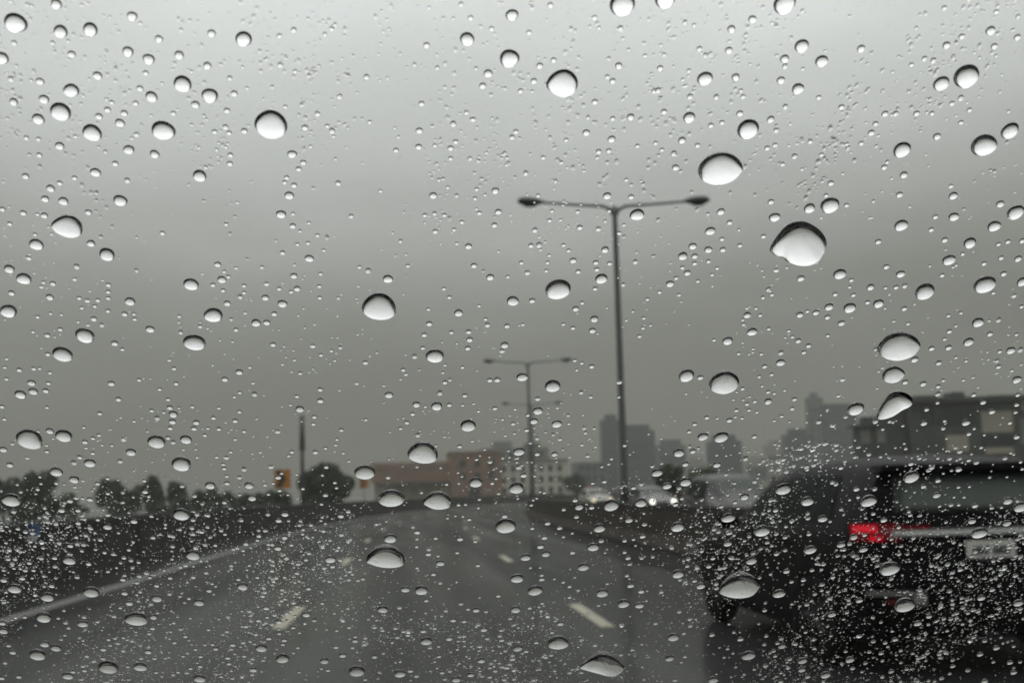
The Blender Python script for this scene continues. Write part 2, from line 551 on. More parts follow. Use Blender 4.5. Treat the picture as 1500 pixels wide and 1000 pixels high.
    if plate:
        p = rp(-.17, .17, z(.770), z(.918), .018, 4, 3).build('licence_plate', 'plate', e)
        rp(-.13, -.02, z(.828), z(.880), .0225, 3, 3).build('plate_mark', 'platetext', p)
        rp(.01, .13, z(.828), z(.880), .0225, 3, 3).build('plate_mark', 'platetext', p)
        rp(-.09, .09, z(.785), z(.806), .0225, 3, 3).build('plate_mark', 'platetext', p)
    # side glass
    def sp(side, y0, y1, lo, hi, off, ny=8, nz_=5, slant0=0, slant1=0):
        g = MB()

        def fn(u, v):
            y = y0 + (y1 - y0) * u
            y += (slant0 * (1 - u) + slant1 * u) * v
            ring = section(y)
            # belt index 6, mid 7, roof edge 8
            t = lo + (hi - lo) * v
            a, bb, c = ring[6], ring[7], ring[8]
            if t < .52: q = t / .52; p = (a[0] + (bb[0] - a[0]) * q, a[1] + (bb[1] - a[1]) * q)
            else: q = (t - .52) / .48; p = (bb[0] + (c[0] - bb[0]) * q, bb[1] + (c[1] - bb[1]) * q)
            f = max(0, 1 - y / .9)
            return (side * (p[0] + off), y + rear(p[0], p[1]) * f, p[1] + off * .3)
        g.grid(fn, linspace(0, 1, ny), linspace(0, 1, nz_))
        return g
    for s in (-1, 1):
        sp(s, .55, 1.0, .10, .90, .005, slant1=.05, slant0=.16).build('quarter_window', 'sideglass', e, True)
        sp(s, 1.1, 1.85, .08, .92, .005).build('side_window', 'sideglass', e, True)
        sp(s, 1.95, 2.85, .08, .92, .005, slant1=-.36).build('side_window', 'sideglass', e, True)
        MB().box(s * .93 - .01, s * .93 + .01, 1.3, 1.5, z(.86), z(.885)).build('door_handle', paint, e)
        mb = MB(); 
        mb.tube([(s * .90, 2.62, z(.98)), (s * 1.0, 2.60, z(1.02)), (s * 1.10, 2.58, z(1.03))], [.03, .085, .07], 10)
        mb.build('wing_mirror', paint, e, True)
    # windscreen
    g = MB()
    g.grid(lambda u, v: (-.60 + 1.2 * u * 1.0 + 0, 2.62 + .58 * v, (section(2.62 + .58 * v)[12][1]) + .006 - .02 * (2 * u - 1) ** 2), linspace(.04, .96, 8), linspace(.05, .95, 6))
    g.build('windscreen', 'carglass', e, True)
    # wheels
    for s in (-1, 1):
        for yw in (.86, 3.52):
            w = MB()
            prof = [(.74, .20), (.73, .30), (.76, .335), (.88, .335), (.92, .30), (.915, .215)]
            for (xx, rr) in prof:
                for k in range(24):
                    t = 2 * math.pi * k / 24
                    w.v.append((s * xx, yw + math.cos(t) * rr, .335 + math.sin(t) * rr))
            for i in range(len(prof) - 1):
                for k in range(24):
                    k2 = (k + 1) % 24
                    w.f.append((i * 24 + k, i * 24 + k2, (i + 1) * 24 + k2, (i + 1) * 24 + k))
            wh = w.build('wheel', 'tyre', e, True)
            rm = MB()
            rm.tube([(s * .80, yw, .335), (s * .895, yw, .335)], [.22, .215], 20)
            rm.build('rim', 'trim', wh)
            for k in range(5):
                t = 2 * math.pi * k / 5
                MB().tube([(s * .905, yw, .335), (s * .905, yw + math.cos(t) * .2, .335 + math.sin(t) * .2)], [.035, .028], 6).build('spoke', 'rim', wh)
            a = MB()
            ring = [(yw + math.cos(t) * .40, .335 + math.sin(t) * .40) for t in linspace(-.3, math.pi + .3, 14)]
            ring2 = [(yw + math.cos(t) * .34, .335 + math.sin(t) * .34) for t in linspace(-.3, math.pi + .3, 14)]
            for (p, q) in zip(ring, ring2):
                a.v += [(s * .928, p[0], p[1]), (s * .930, q[0], q[1])]
            for i in range(13): a.f.append((2 * i, 2 * i + 1, 2 * i + 3, 2 * i + 2))
            a.build('wheel_arch', 'trim', e)
    # front
    for s in (-1, 1):
        h = MB()
        h.tube([(s * .58, 4.36, z(.66)), (s * .58, 4.44, z(.66)), (s * .58, 4.47, z(.66))], [.13, .12, .06], 14)
        h.build('headlight', head if head else 'rim', e, True)
    MB().box(-.42, .42, 4.43, 4.475, z(.50), z(.62)).build('grille', 'trim', e, bevel=.01)
    MB().box(-.78, .78, 4.30, 4.46, z(.32), z(.45)).build('front_bumper', 'trim', e, bevel=.03)
    tag(e, label, 'car', group)
    return e


make_car('parked_suv' if False else 'car', 'black', 'black hatchback-tailed car ahead on the right with lit red tail light', (3.88, 8.30, 0), 0, Ht=1.50, tail='tail_on', plate=True, stretch=1.22)
make_car('car', 'grey', 'dark grey car half hidden beyond the median beside the black car', (8.2, 34.5, 0), math.pi, Ht=1.66, group='oncoming cars')
make_car('car', 'silver', 'oncoming silver car with bright white headlights beyond the median', (12.6, 70, 0), math.pi + .1, Ht=1.5, head='head_on', group='oncoming cars')
make_car('car', 'cream_car', 'distant pale oncoming car with warm headlights beyond the median', (12.9, 92, 0), math.pi + .05, Ht=1.5, head='head_warm', group='oncoming cars')


# ------------------------------------------------------------------ trees
def tree(base, h, rx, label, m='leaf', name='tree', trunk_h=None, n=2600, leaf=.16, round_=False, seed=0, group='trees behind the parapet'):
    rr = random.Random(seed)
    e = empty(name, base)
    th = trunk_h if trunk_h is not None else h * .45
    tb = MB().tube([(0, 0, 0), (.05, 0, th * .5), (.0, .05, th), (.05, 0, h * .8)], [.05 * h * .5 + .05, .10, .08, .03], 8)
    for k in range(5):
        a = rr.uniform(0, 6.28); z0 = th * rr.uniform(.7, 1)
        tb.tube([(0, 0, z0), (math.cos(a) * rx * .4, math.sin(a) * rx * .4, z0 + h * .2), (math.cos(a) * rx * .75, math.sin(a) * rx * .75, z0 + h * .32)], [.06, .04, .015], 6)
    tb.build('trunk', 'bark', e, True)
    cz = (h + th * .55) / 2; hz = (h - th * .55) / 2
    clumps = []
    nc = 60 if round_ else 18
    for k in range(nc):
        while True:
            p = Vector((rr.uniform(-1, 1), rr.uniform(-1, 1), rr.uniform(-1, 1)))
            if p.length < 1: break
        f = .86 if round_ else .80
        clumps.append((Vector((p.x * rx * f, p.y * rx * f, cz + p.z * hz * f)), rr.uniform(.25, .42) * min(rx, hz) * (1.0 if round_ else 1.05)))
    b = MB()
    for k in range(n):
        c, r = clumps[k % nc]
        d = Vector((rr.gauss(0, 1), rr.gauss(0, 1), rr.gauss(0, 1))).normalized() * r * rr.uniform(.35, 1) ** .5
        p = c + d
        a = Vector((rr.gauss(0, 1), rr.gauss(0, 1), rr.gauss(0, 1))).normalized()
        q = a.cross(Vector((rr.gauss(0, 1), rr.gauss(0, 1), rr.gauss(0, 1)))).normalized()
        L_ = leaf * rr.uniform(.6, 1.3)
        b.add([p - a * L_, p + q * L_ * .45, p + a * L_, p - q * L_ * .45], [(0, 1, 2, 3)])
    b.build('crown', m, e)
    tag(e, label, 'tree', group)
    return e


def tree_px(px0, px1, ptop, Y, label, **kw):
    a = at(px0, 740, Y); c = at(px1, 740, Y); t = at((px0 + px1) / 2, ptop, Y)
    return tree(((a.x + c.x) / 2, Y, -.06), t.z + .06, (c.x - a.x) / 2, label, seed=int(px0) + 3, **kw)


rr0 = random.Random(21)
NTH = ['leftmost', 'second', 'third', 'fourth', 'fifth', 'sixth', 'seventh', 'eighth', 'ninth', 'tenth', 'eleventh', 'twelfth', 'rightmost']
SHRUBS = [f'{q} low shrub in the row behind the left parapet' if q in ('leftmost', 'rightmost') else f'{q} low shrub from the left in the row behind the parapet' for q in NTH]
tree_px(-30, 38, 698, 95, 'leftmost dark tree behind the parapet, cut by the picture edge', leaf=.2)
tree_px(24, 84, 688, 90, 'tall dark green tree behind the parapet at the far left', leaf=.2, n=3200)
tree_px(134, 182, 698, 100, 'small dark tree behind the parapet, second clump from the left', leaf=.2)
tree_px(170, 212, 712, 108, 'low bush filling the gap between the two small dark trees', leaf=.2, n=1600)
tree_px(206, 246, 694, 104, 'taller of two joined dark trees left of the orange sign', leaf=.2)
tree_px(240, 274, 702, 108, 'shorter right half of the two joined dark trees', leaf=.2)
tree_px(278, 326, 712, 115, 'low dark bush right of the two joined trees', leaf=.2, n=1800)
tree_px(330, 400, 719, 120, 'low dark hedge-like tree just left of the orange chevron sign', leaf=.2, n=2400)
tree_px(434, 520, 679, 95, 'big round dark tree at the foot of the tall plain pole', round_=True, n=13000, leaf=.15, trunk_h=1.0)
tree_px(826, 862, 692, 190, 'small dark tree beside the red roofed hut', leaf=.3, n=1400, group='trees beyond the median')
tree_px(955, 1012, 680, 88, 'dark tree beyond the median right of the nearest lamp post', leaf=.2, n=3000, m='leaf2', group='trees beyond the median')
tree_px(996, 1060, 684, 80, 'dark tree beyond the median just left of the black car', leaf=.2, n=3000, m='leaf2', group='trees beyond the median')

# low undergrowth between the trees, one shrub after another
for k in range(13):
    pxc = -20 + k * 36 + rr0.uniform(-8, 8)
    a_ = at(pxc, 740, 86)
    tree((a_.x, 86 + rr0.uniform(-4, 4), -.06), rr0.uniform(1.6, 2.15), rr0.uniform(1.0, 1.5), SHRUBS[k], m='leaf', name='shrub', trunk_h=.4, n=900, leaf=.17, seed=500 + k, group='low shrubs behind the parapet')

# plain pole and signs on the left
p0 = at(443, 700, 78)
pl = empty('utility_pole', (p0.x, 78, -.06))
ztop = at(443, 608, 78).z
MB().tube([(0, 0, 0), (0, 0, ztop - 2.0), (0, 0, ztop - 1.9)], [.13, .11, .11], 12).build('pole', 'darkpole', pl, True)
MB().tube([(0, 0, ztop - 2.1), (0, 0, ztop)], [.165, .155], 12).build('upper_sleeve', 'darkpole', pl, True)
MB().tube([(0, 0, ztop), (0, 0, ztop + .05)], [.17, .06], 12).build('cap', 'darkpole', pl, True)
tag(pl, 'tall plain dark pole rising above the round tree', 'pole')


def chevron_sign(px, py, Y, w, h, label):
    c = at(px, py, Y)
    e = empty('chevron_sign', (c.x, Y, -.06))
    MB().tube([(0, .03, 0), (0, .03, c.z + h / 2)], [.045, .045], 8).build('post', 'darkpole', e, True)
    z0 = c.z + .06
    bd = MB().box(-w / 2, w / 2, -.03, -.01, z0 - h / 2, z0 + h / 2).build('board', 'orange', e, bevel=.01)
    k = w / 2; hh = h / 2
    poly = [(-k * .95, hh * .93), (-k * .25, hh * .93), (k * .45, 0), (-k * .25, -hh * .93), (-k * .95, -hh * .93), (-k * .25, 0)]
    MB().prism(poly, lambda p: (p[0], -.040, z0 + p[1]), lambda p: (p[0], -.031, z0 + p[1])).build('chevron', 'signblack', bd)
    tag(e, label, 'road sign', 'orange signs on the left')


chevron_sign(414, 701, 62, .78, .92, 'orange sign with black arrow beside the round tree')
chevron_sign(533, 707, 140, 1.05, 1.15, 'small orange sign at the left end of the brick building')

c = at(76, 778, 21.5)
bp_ = empty('wall_plate', (-6.25, c.y, c.z))
MB().tube([(0, -.02, 0), (0, .02, 0)], [.16, .16], 24).build('disc', 'blue', bp_)
MB().box(-.06, .10, -.026, -.021, -.12, -.06).build('painted_highlight', 'highlight_white', bp_)  # the disc's bright highlight, put in as a white patch
MB().box(-.08, .02, .022, .05, -.02, .02).build('bracket', 'darkpole', bp_)
tag(bp_, 'round blue plate with small painted white highlight on the left parapet', 'sign')


# ------------------------------------------------------------------ buildings
def px_box(px0, px1, ptop, Y):
    a = at(px0, 726, Y); c = at(px1, 726, Y); t = at((px0 + px1) / 2, ptop, Y)
    return a.x, c.x, t.z


def windows(parent, x0, x1, z0, z1, y, nx, nz, fx=.5, fz=.55, m='window', frame=True):
    dx = (x1 - x0) / nx; dz = (z1 - z0) / nz
    for i in range(nx):
        for j in range(nz):
            cx = x0 + dx * (i + .5); cz = z0 + dz * (j + .5)
            w = dx * fx / 2; h = dz * fz / 2
            p = MB().box(cx - w, cx + w, y - .02, y + .06, cz - h, cz + h).build('window', m, parent)
            if frame:
                MB().box(cx - w - .06, cx + w + .06, y - .09, y - .004, cz - h - .12, cz - h - .01).build('sill', 'conc', p)


# brick building: low wing with canopy, and a taller block
Y = 235
x0, x1, zt = px_box(548, 664, 676, Y)
x2, x3, zt2 = px_box(660, 736, 663, Y)
e = empty('brick_building', (0, Y, -.06))
MB().box(x0, x1, 2.0, 18, 0, 3.9).build('ground_floor', 'beige', e)
MB().box(x0 - .5, x1 - .01, 0, 18.5, 3.9, zt - .9).build('upper_floor', 'brick', e)
MB().box(x0 - .7, x1 - .02, -.2, 18.7, zt - .9, zt).build('parapet', 'brick2', e)
MB().box(x2, x3, -.6, 20, 0, zt2).build('tall_block', 'brick', e)
MB().box(x2 - .3, x3 + .3, -.9, 20.3, zt2, zt2 + .35).build('roof_edge', 'brick2', e)
for i in range(6):
    xx = x0 + (x1 - x0) * (i + .5) / 6
    MB().box(xx - .2, xx + .2, .3, .7, 0, 3.2).build('column', 'beige', e)
xa, xb = x0 + 1.0, x1 - 1.4
arch = [(xa, 3.1), (xa, 3.5)] + [(xa + (xb - xa) * t, 3.5 + .55 * math.sin(math.pi * t)) for t in linspace(0.05, .95, 12)] + [(xb, 3.5), (xb, 3.1)] + \
       [(xa + (xb - xa) * t, 3.1 + .55 * math.sin(math.pi * t)) for t in linspace(.95, .05, 12)]
MB().prism(arch, lambda p: (p[0], -1.2, p[1]), lambda p: (p[0], .25, p[1])).build('arched_canopy', 'darkbuild', e)
windows(e, x2 + 1.0, x3 - .6, 3.6, zt2 - .8, -.6, 3, 2, .42, .6)
MB().box(x2 + 3.4, x2 + 5.6, -.68, -.55, 0, 2.6).build('door', 'window', e)
tag(e, 'low pink brick building with canopy and taller end block straight ahead', 'building')

Y = 265
x0, x1, zt = px_box(728, 832, 675, Y)
e = empty('cream_building', (0, Y, -.06))
MB().box(x0, x1, 0, 14, 0, zt).build('wall', 'cream', e)
MB().box(x0 - .3, x1 + .3, -.4, 14.3, zt, zt + .4).build('roof_edge', 'conc', e)
windows(e, x0 + .6, x1 - .6, .8, zt - .3, 0, 7, 3)
tag(e, 'cream three storey building with dark windows behind the second lamp post', 'building')

Y = 330
x0, x1, zt = px_box(708, 806, 655, Y)
e = empty('grey_building', (0, Y, -.06))
MB().box(x0, x1, 0, 16, 0, zt).build('wall', 'conc', e)
MB().box(x0 + 3, x0 + 8, 3, 10, zt, zt + 1.8).build('roof_room', 'conc', e)
MB().box(x1 - 6, x1 - 2, 3, 8, zt, zt + 1.2).build('water_tank', 'darkbuild', e)
windows(e, x0 + 1, x1 - 1, 2, zt - .5, 0, 6, 4)
tag(e, 'dark grey flat roofed building rising behind the cream building', 'building')

Y = 210
x0, x1, zt = px_box(832, 868, 713, Y)
e = empty('roadside_hut', (0, Y, -.06))
MB().box(x0, x1, 0, 4, 0, zt).build('wall', 'cream', e)
MB().prism([(x0 - .4, zt), (x1 + .4, zt), ((x0 + x1) / 2, zt + 1.1)], lambda p: (p[0], -.5, p[1]), lambda p: (p[0], 4.5, p[1])).build('roof', 'redroof', e)
MB().box((x0 + x1) / 2 - .5, (x0 + x1) / 2 + .5, -.05, .03, 0, 2).build('door', 'window', e)
tag(e, 'small hut with faded red roof beyond the median', 'hut')

Y = 360
x0, x1, zt = px_box(846, 890, 678, Y)
e = empty('grey_block', (0, Y, -.06))
MB().box(x0, x1, 0, 12, 0, zt).build('wall', 'tower_b', e)
MB().box(x0 - .3, x1 + .3, -.3, 12.3, zt, zt + .4).build('roof_edge', 'conc', e)
windows(e, x0 + .5, x1 - .5, 1, zt, 0, 4, 3)
tag(e, 'low hazy grey block at the left foot of the tallest left tower', 'building')

# hazy skyline
towers = [(884, 914, 606, 690, 'tower_a', 'tall narrow blue-grey tower just left of the nearest lamp post'),
          (911, 963, 621, 660, 'tower_a', 'broad blue-grey tower right behind the nearest lamp post'),
          (966, 1008, 643, 700, 'tower_b', 'lower hazy grey block right of the broad blue-grey tower'),
          (1006, 1040, 668, 620, 'tower_c', 'pale low block between two hazy grey towers'),
          (1043, 1090, 636, 640, 'tower_a', 'square hazy tower midway between lamp post and skyline peak'),
          (1094, 1128, 668, 760, 'tower_c', 'pale faint block right of the square hazy tower'),
          (1126, 1158, 644, 780, 'tower_c', 'pale faint tower left of the stepped dark skyline block'),
          (1155, 1196, 627, 640, 'tower_a', 'low left step of the dark skyline cluster'),
          (1190, 1213, 574, 740, 'tower_b', 'slender tallest tower of the right skyline cluster'),
          (1208, 1262, 590, 660, 'tower_a', 'broad dark tower under the peak at right of the skyline')]
for (a0, a1, pt, Y, m, lab) in towers:
    Y *= .64
    x0, x1, zt = px_box(a0, a1, pt, Y)
    e = empty('tower', (0, Y, -.06))
    dep = (x1 - x0) * .5
    MB().box(x0, x1, 0, dep, 0, zt - 2.0).build('shaft', m, e)
    MB().box(x0 + 1.5, x1 - 1.5, 1.5, dep - 1.5, zt - 2.0, zt).build('crown_storey', m, e)
    nb = max(3, int((zt - 6) / 3.6))
    for k in range(nb):
        z0 = 4 + k * (zt - 8) / nb
        MB().box(x0 + .8, x1 - .8, -.12, .05, z0, z0 + 1.7).build('window_band', 'towerwin', e)
    tag(e, lab, 'tower', 'hazy towers on the skyline')

# dark building behind the black car
Y = 105
x0, x1, zt = px_box(1340, 1640, 579, Y)
xl, _, ztl = px_box(1260, 1341, 617, Y)
e = empty('dark_building', (0, Y, -.06))
MB().box(x0, x1, 0, 5, 0, zt - .35).build('main_block', 'darkbuild', e)
MB().box(x0 - .3, x1 + .4, -.8, 5.4, zt - .35, zt).build('roof_slab', 'darkbuild', e)
MB().prism([(xl + .9, 0), (x0 - .004, 0), (x0 - .004, zt - .75), (x0 - 2.2, ztl + .75), (xl + .9, ztl - .3)], lambda p: (p[0], 1.0, p[1]), lambda p: (p[0], 3.5, p[1])).build('side_wing', 'darkbuild', e)
MB().box(xl + .5, xl + 2.6, .4, 3.8, ztl - .298, ztl - .1).build('wing_roof_slab', 'darkbuild', e)
for q, (u0_, u1_, hh_) in enumerate(((.06, .16, .5), (.24, .30, .9), (.42, .60, .35))):
    MB().box(x0 + (x1 - x0) * u0_, x0 + (x1 - x0) * u1_, 1.0, 3.0, zt + .002, zt + hh_ * .6).build('roof_unit', 'darkbuild', e)
MB().box(xl + 1.2, xl + 2.2, 1.4, 2.6, ztl - .28, ztl + .55).build('roof_unit', 'darkbuild', e)


def pan(px0, px1, py0, py1, nm='wall_panel', m='panel', dy=0.0, parent=None):
    a = at(px0, (py0 + py1) / 2, Y); c2 = at(px1, (py0 + py1) / 2, Y)
    zt_ = at((px0 + px1) / 2, py0, Y).z; zb_ = at((px0 + px1) / 2, py1, Y).z
    return MB().box(a.x, c2.x, -.12 + dy, .05 + dy, zb_ + .06, zt_ + .06).build(nm, m, parent or e)


pan(1437, 1483, 602, 633)
pan(1386, 1418, 637, 661)
pan(1443, 1484, 655, 664, 'ledge')
pan(1494, 1530, 583, 600)
pan(1494, 1520, 612, 650, 'wall_panel', 'conc')
pan(1268, 1280, 626, 648, 'window', 'conc', 1.0)
pan(1290, 1302, 626, 648, 'window', 'conc', 1.0)
for q in range(5):
    pan(1350 + q * 17, 1362 + q * 17, 598, 622, 'window', 'window')
pan(1437, 1488, 637, 652, 'window', 'window')
tag(e, 'dark stepped building with beige wall panels above the black car', 'building')

# ------------------------------------------------------------------ rain haze
hz = MB().box(-720, 1320, -130, 1260, -1.6, 112).build('haze', 'glass')
hz.data.materials.clear()
hm = bpy.data.materials.new('rain_haze'); hm.use_nodes = True
hn = hm.node_tree; hn.nodes.clear()
pv = hn.nodes.new('ShaderNodeVolumePrincipled')
pv.inputs['Color'].default_value = (.47, .475, .435, 1)
pv.inputs['Density'].default_value = .0011
ho = hn.nodes.new('ShaderNodeOutputMaterial')
hn.links.new(pv.outputs[0], ho.inputs['Volume'])
hz.data.materials.append(hm)
tag(hz, kind='stuff')

# ------------------------------------------------------------------ windscreen of the car the photograph is taken from
RAKE = R(50)
gn = Vector((0, math.cos(RAKE), math.sin(RAKE)))          # outward normal
gs = Vector((0, -math.sin(RAKE), math.cos(RAKE)))         # up the slope
gx = Vector((1, 0, 0))
P0 = CAM + fwd * .25                                      # point of the inner face on the optical axis
TH = .005
IOR = 1.333
own = empty('own_car', (-.05, 0, 0))
sa, sb, xa, xb = -.42, .34, -.72, .72


def slab(corners, t, nrm):
    vs = [Vector(c_) for c_ in corners] + [Vector(c_) + Vector(nrm) * t for c_ in corners]
    return MB().add(vs, [(0, 1, 2, 3), (4, 7, 6, 5), (0, 4, 5, 1), (1, 5, 6, 2), (2, 6, 7, 3), (3, 7, 4, 0)])


pw = lambda xx, ss: P0 + gx * xx + gs * ss - Vector((-.05, 0, 0))
yb, zb2 = pw(0, sa).y, pw(0, sa).z; yt, zt3 = pw(0, sb).y, pw(0, sb).z
# cabin and bonnet round it, all below, above or behind the view
lo = MB()
prof = [(yb + .03, zb2 - .01), (yb - .22, zb2 - .02), (yb - .42, zb2 - .05), (yb - .50, zb2 - .12), (yb - .46, zb2 - .45), (yb + .03, zb2 - .45)]
lo.prism(prof, lambda p: (-.74, p[0], p[1]), lambda p: (.74, p[0], p[1])).build('dashboard', 'cabin', own, bevel=.03)
rf = [(yt + .02, zt3 + .004), (yt - .25, zt3 + .06), (yt - 1.2, zt3 + .09), (yt - 2.0, zt3 + .0), (yt - 2.0, zt3 + .03), (yt - 1.2, zt3 + .13), (yt - .25, zt3 + .10), (yt + .02, zt3 + .035)]
MB().prism(rf, lambda p: (-.70, p[0], p[1]), lambda p: (.70, p[0], p[1])).build('roof', 'cabin', own)
bn = [(yb + .08, zb2 - .02), (yb + .5, zb2 - .03), (yb + 1.0, zb2 - .10), (yb + 1.2, zb2 - .25), (yb + 1.2, .35), (yb + .08, .35)]
MB().prism(bn, lambda p: (-.80, p[0], p[1]), lambda p: (.80, p[0], p[1])).build('bonnet', 'cabin', own, bevel=.04)
MB().box(-.76, .76, -1.7, -1.5, .30, 1.28).build('rear_seat', 'cabin', own, bevel=.05)
MB().box(-.76, .76, -1.7, yb + .0, .22, .30).build('floor', 'cabin', own)
for sd_ in (-1, 1):
    MB().box(sd_ * .80 - .03, sd_ * .80 + .03, -1.7, yb, .25, 1.02).build('door', 'cabin', own)
    MB().tube([(sd_ * .745, yb + .02, zb2 - .03), (sd_ * .735, yt, zt3 + .02)], [.035, .03], 8).build('pillar', 'cabin', own)
    MB().tube([(sd_ * .72, yt - .02, zt3 + .03), (sd_ * .72, -1.6, zt3 + .04), (sd_ * .76, -1.75, .95)], [.03, .03, .05], 8).build('roof_rail', 'cabin', own)
    for yw in (-1.25, yb + .75):
        MB().tube([(sd_ * .66, yw, .31), (sd_ * .84, yw, .31)], [.31, .31], 24).build('wheel', 'tyre', own)
tag(own, 'dark car the picture is taken from, its rain-covered windscreen fills the view', 'car')


def to_glass(px, py):
    """Where the line of sight of a pixel leaves the outer face, in slope coordinates (x, s) and its depth."""
    d = pix_dir(px, py)
    t = (P0 - CAM).dot(gn) / d.dot(gn)
    p = CAM + d * t
    dn = d.dot(gn); tang = (d - gn * dn) / IOR
    q = p + tang * (TH / math.sqrt(1 - tang.length_squared))
    rel = q - P0
    return rel.dot(gx), rel.dot(gs), (q - CAM).dot(fwd)


GAP = .00003
O_OUT = P0 + gn * TH                      # outer face; big drops fill openings in it, so water and glass are in contact
O_GAP = P0 + gn * (TH + GAP)
rims = []                                 # outlines (x, s) of the drops that sit in the outer face
CONTACT = R(72)


def cap_profile(s, alpha):
    rho = 1 / math.sin(alpha)
    return math.sqrt(max(0, rho * rho - s * s)) - rho * math.cos(alpha)


RINGS = [1.0, .992, .975, .95, .915, .87, .815, .75, .67, .58, .47, .34, .18]


def drop_mesh(outline, alpha=CONTACT, sag=.10, flat=1.0):
    """outline: list of (x, s) round its centre; dome on a flat base."""
    n = len(outline)
    R_ = sum(math.hypot(*p) for p in outline) / n
    v = []; f = []
    ang = [math.atan2(y, x) for (x, y) in outline]
    for k, s in enumerate(RINGS):
        hgt = cap_profile(s, alpha) * R_ * flat
        sh = sag * R_ * (1 - s * s)
        m_ = .7 * (1 - s)                          # the dome rounds off towards its top
        for (x, y), t_ in zip(outline, ang):
            v.append(((x * (1 - m_) + R_ * math.cos(t_) * m_) * s, (y * (1 - m_) + R_ * math.sin(t_) * m_) * s + sh, hgt))
    v.append((0, sag * R_, cap_profile(0, alpha) * R_ * flat))
    for k in range(len(RINGS) - 1):
        for i in range(n):
            j = (i + 1) % n
            f.append((k * n + i, k * n + j, (k + 1) * n + j, (k + 1) * n + i))
    top = len(v) - 1; k = len(RINGS) - 1
    for i in range(n): f.append((k * n + i, k * n + (i + 1) % n, top))
    return v, f


GM = Matrix(((gx.x, -gs.x, gn.x, 0), (gx.y, -gs.y, gn.y, 0), (gx.z, -gs.z, gn.z, 0), (0, 0, 0, 1)))   # local y runs down the slope


def place_drop(v, f, x, s, label, group, rim_n):
    me = bpy.data.meshes.new('raindrop'); me.from_pydata(v, [], f); me.update()
    sm = [True] * len(f)
    me.polygons.foreach_set('use_smooth', sm)
    me.materials.append(M['water'])
    o = bpy.data.objects.new('raindrop', me); COL.objects.link(o)
    p = O_OUT + gx * x + gs * s
    m = GM.copy(); m.translation = p
    o.matrix_world = m
    tag(o, label, 'raindrop', group)
    rims.append([(x + q[0], s - q[1]) for q in v[:rim_n]])
    return o


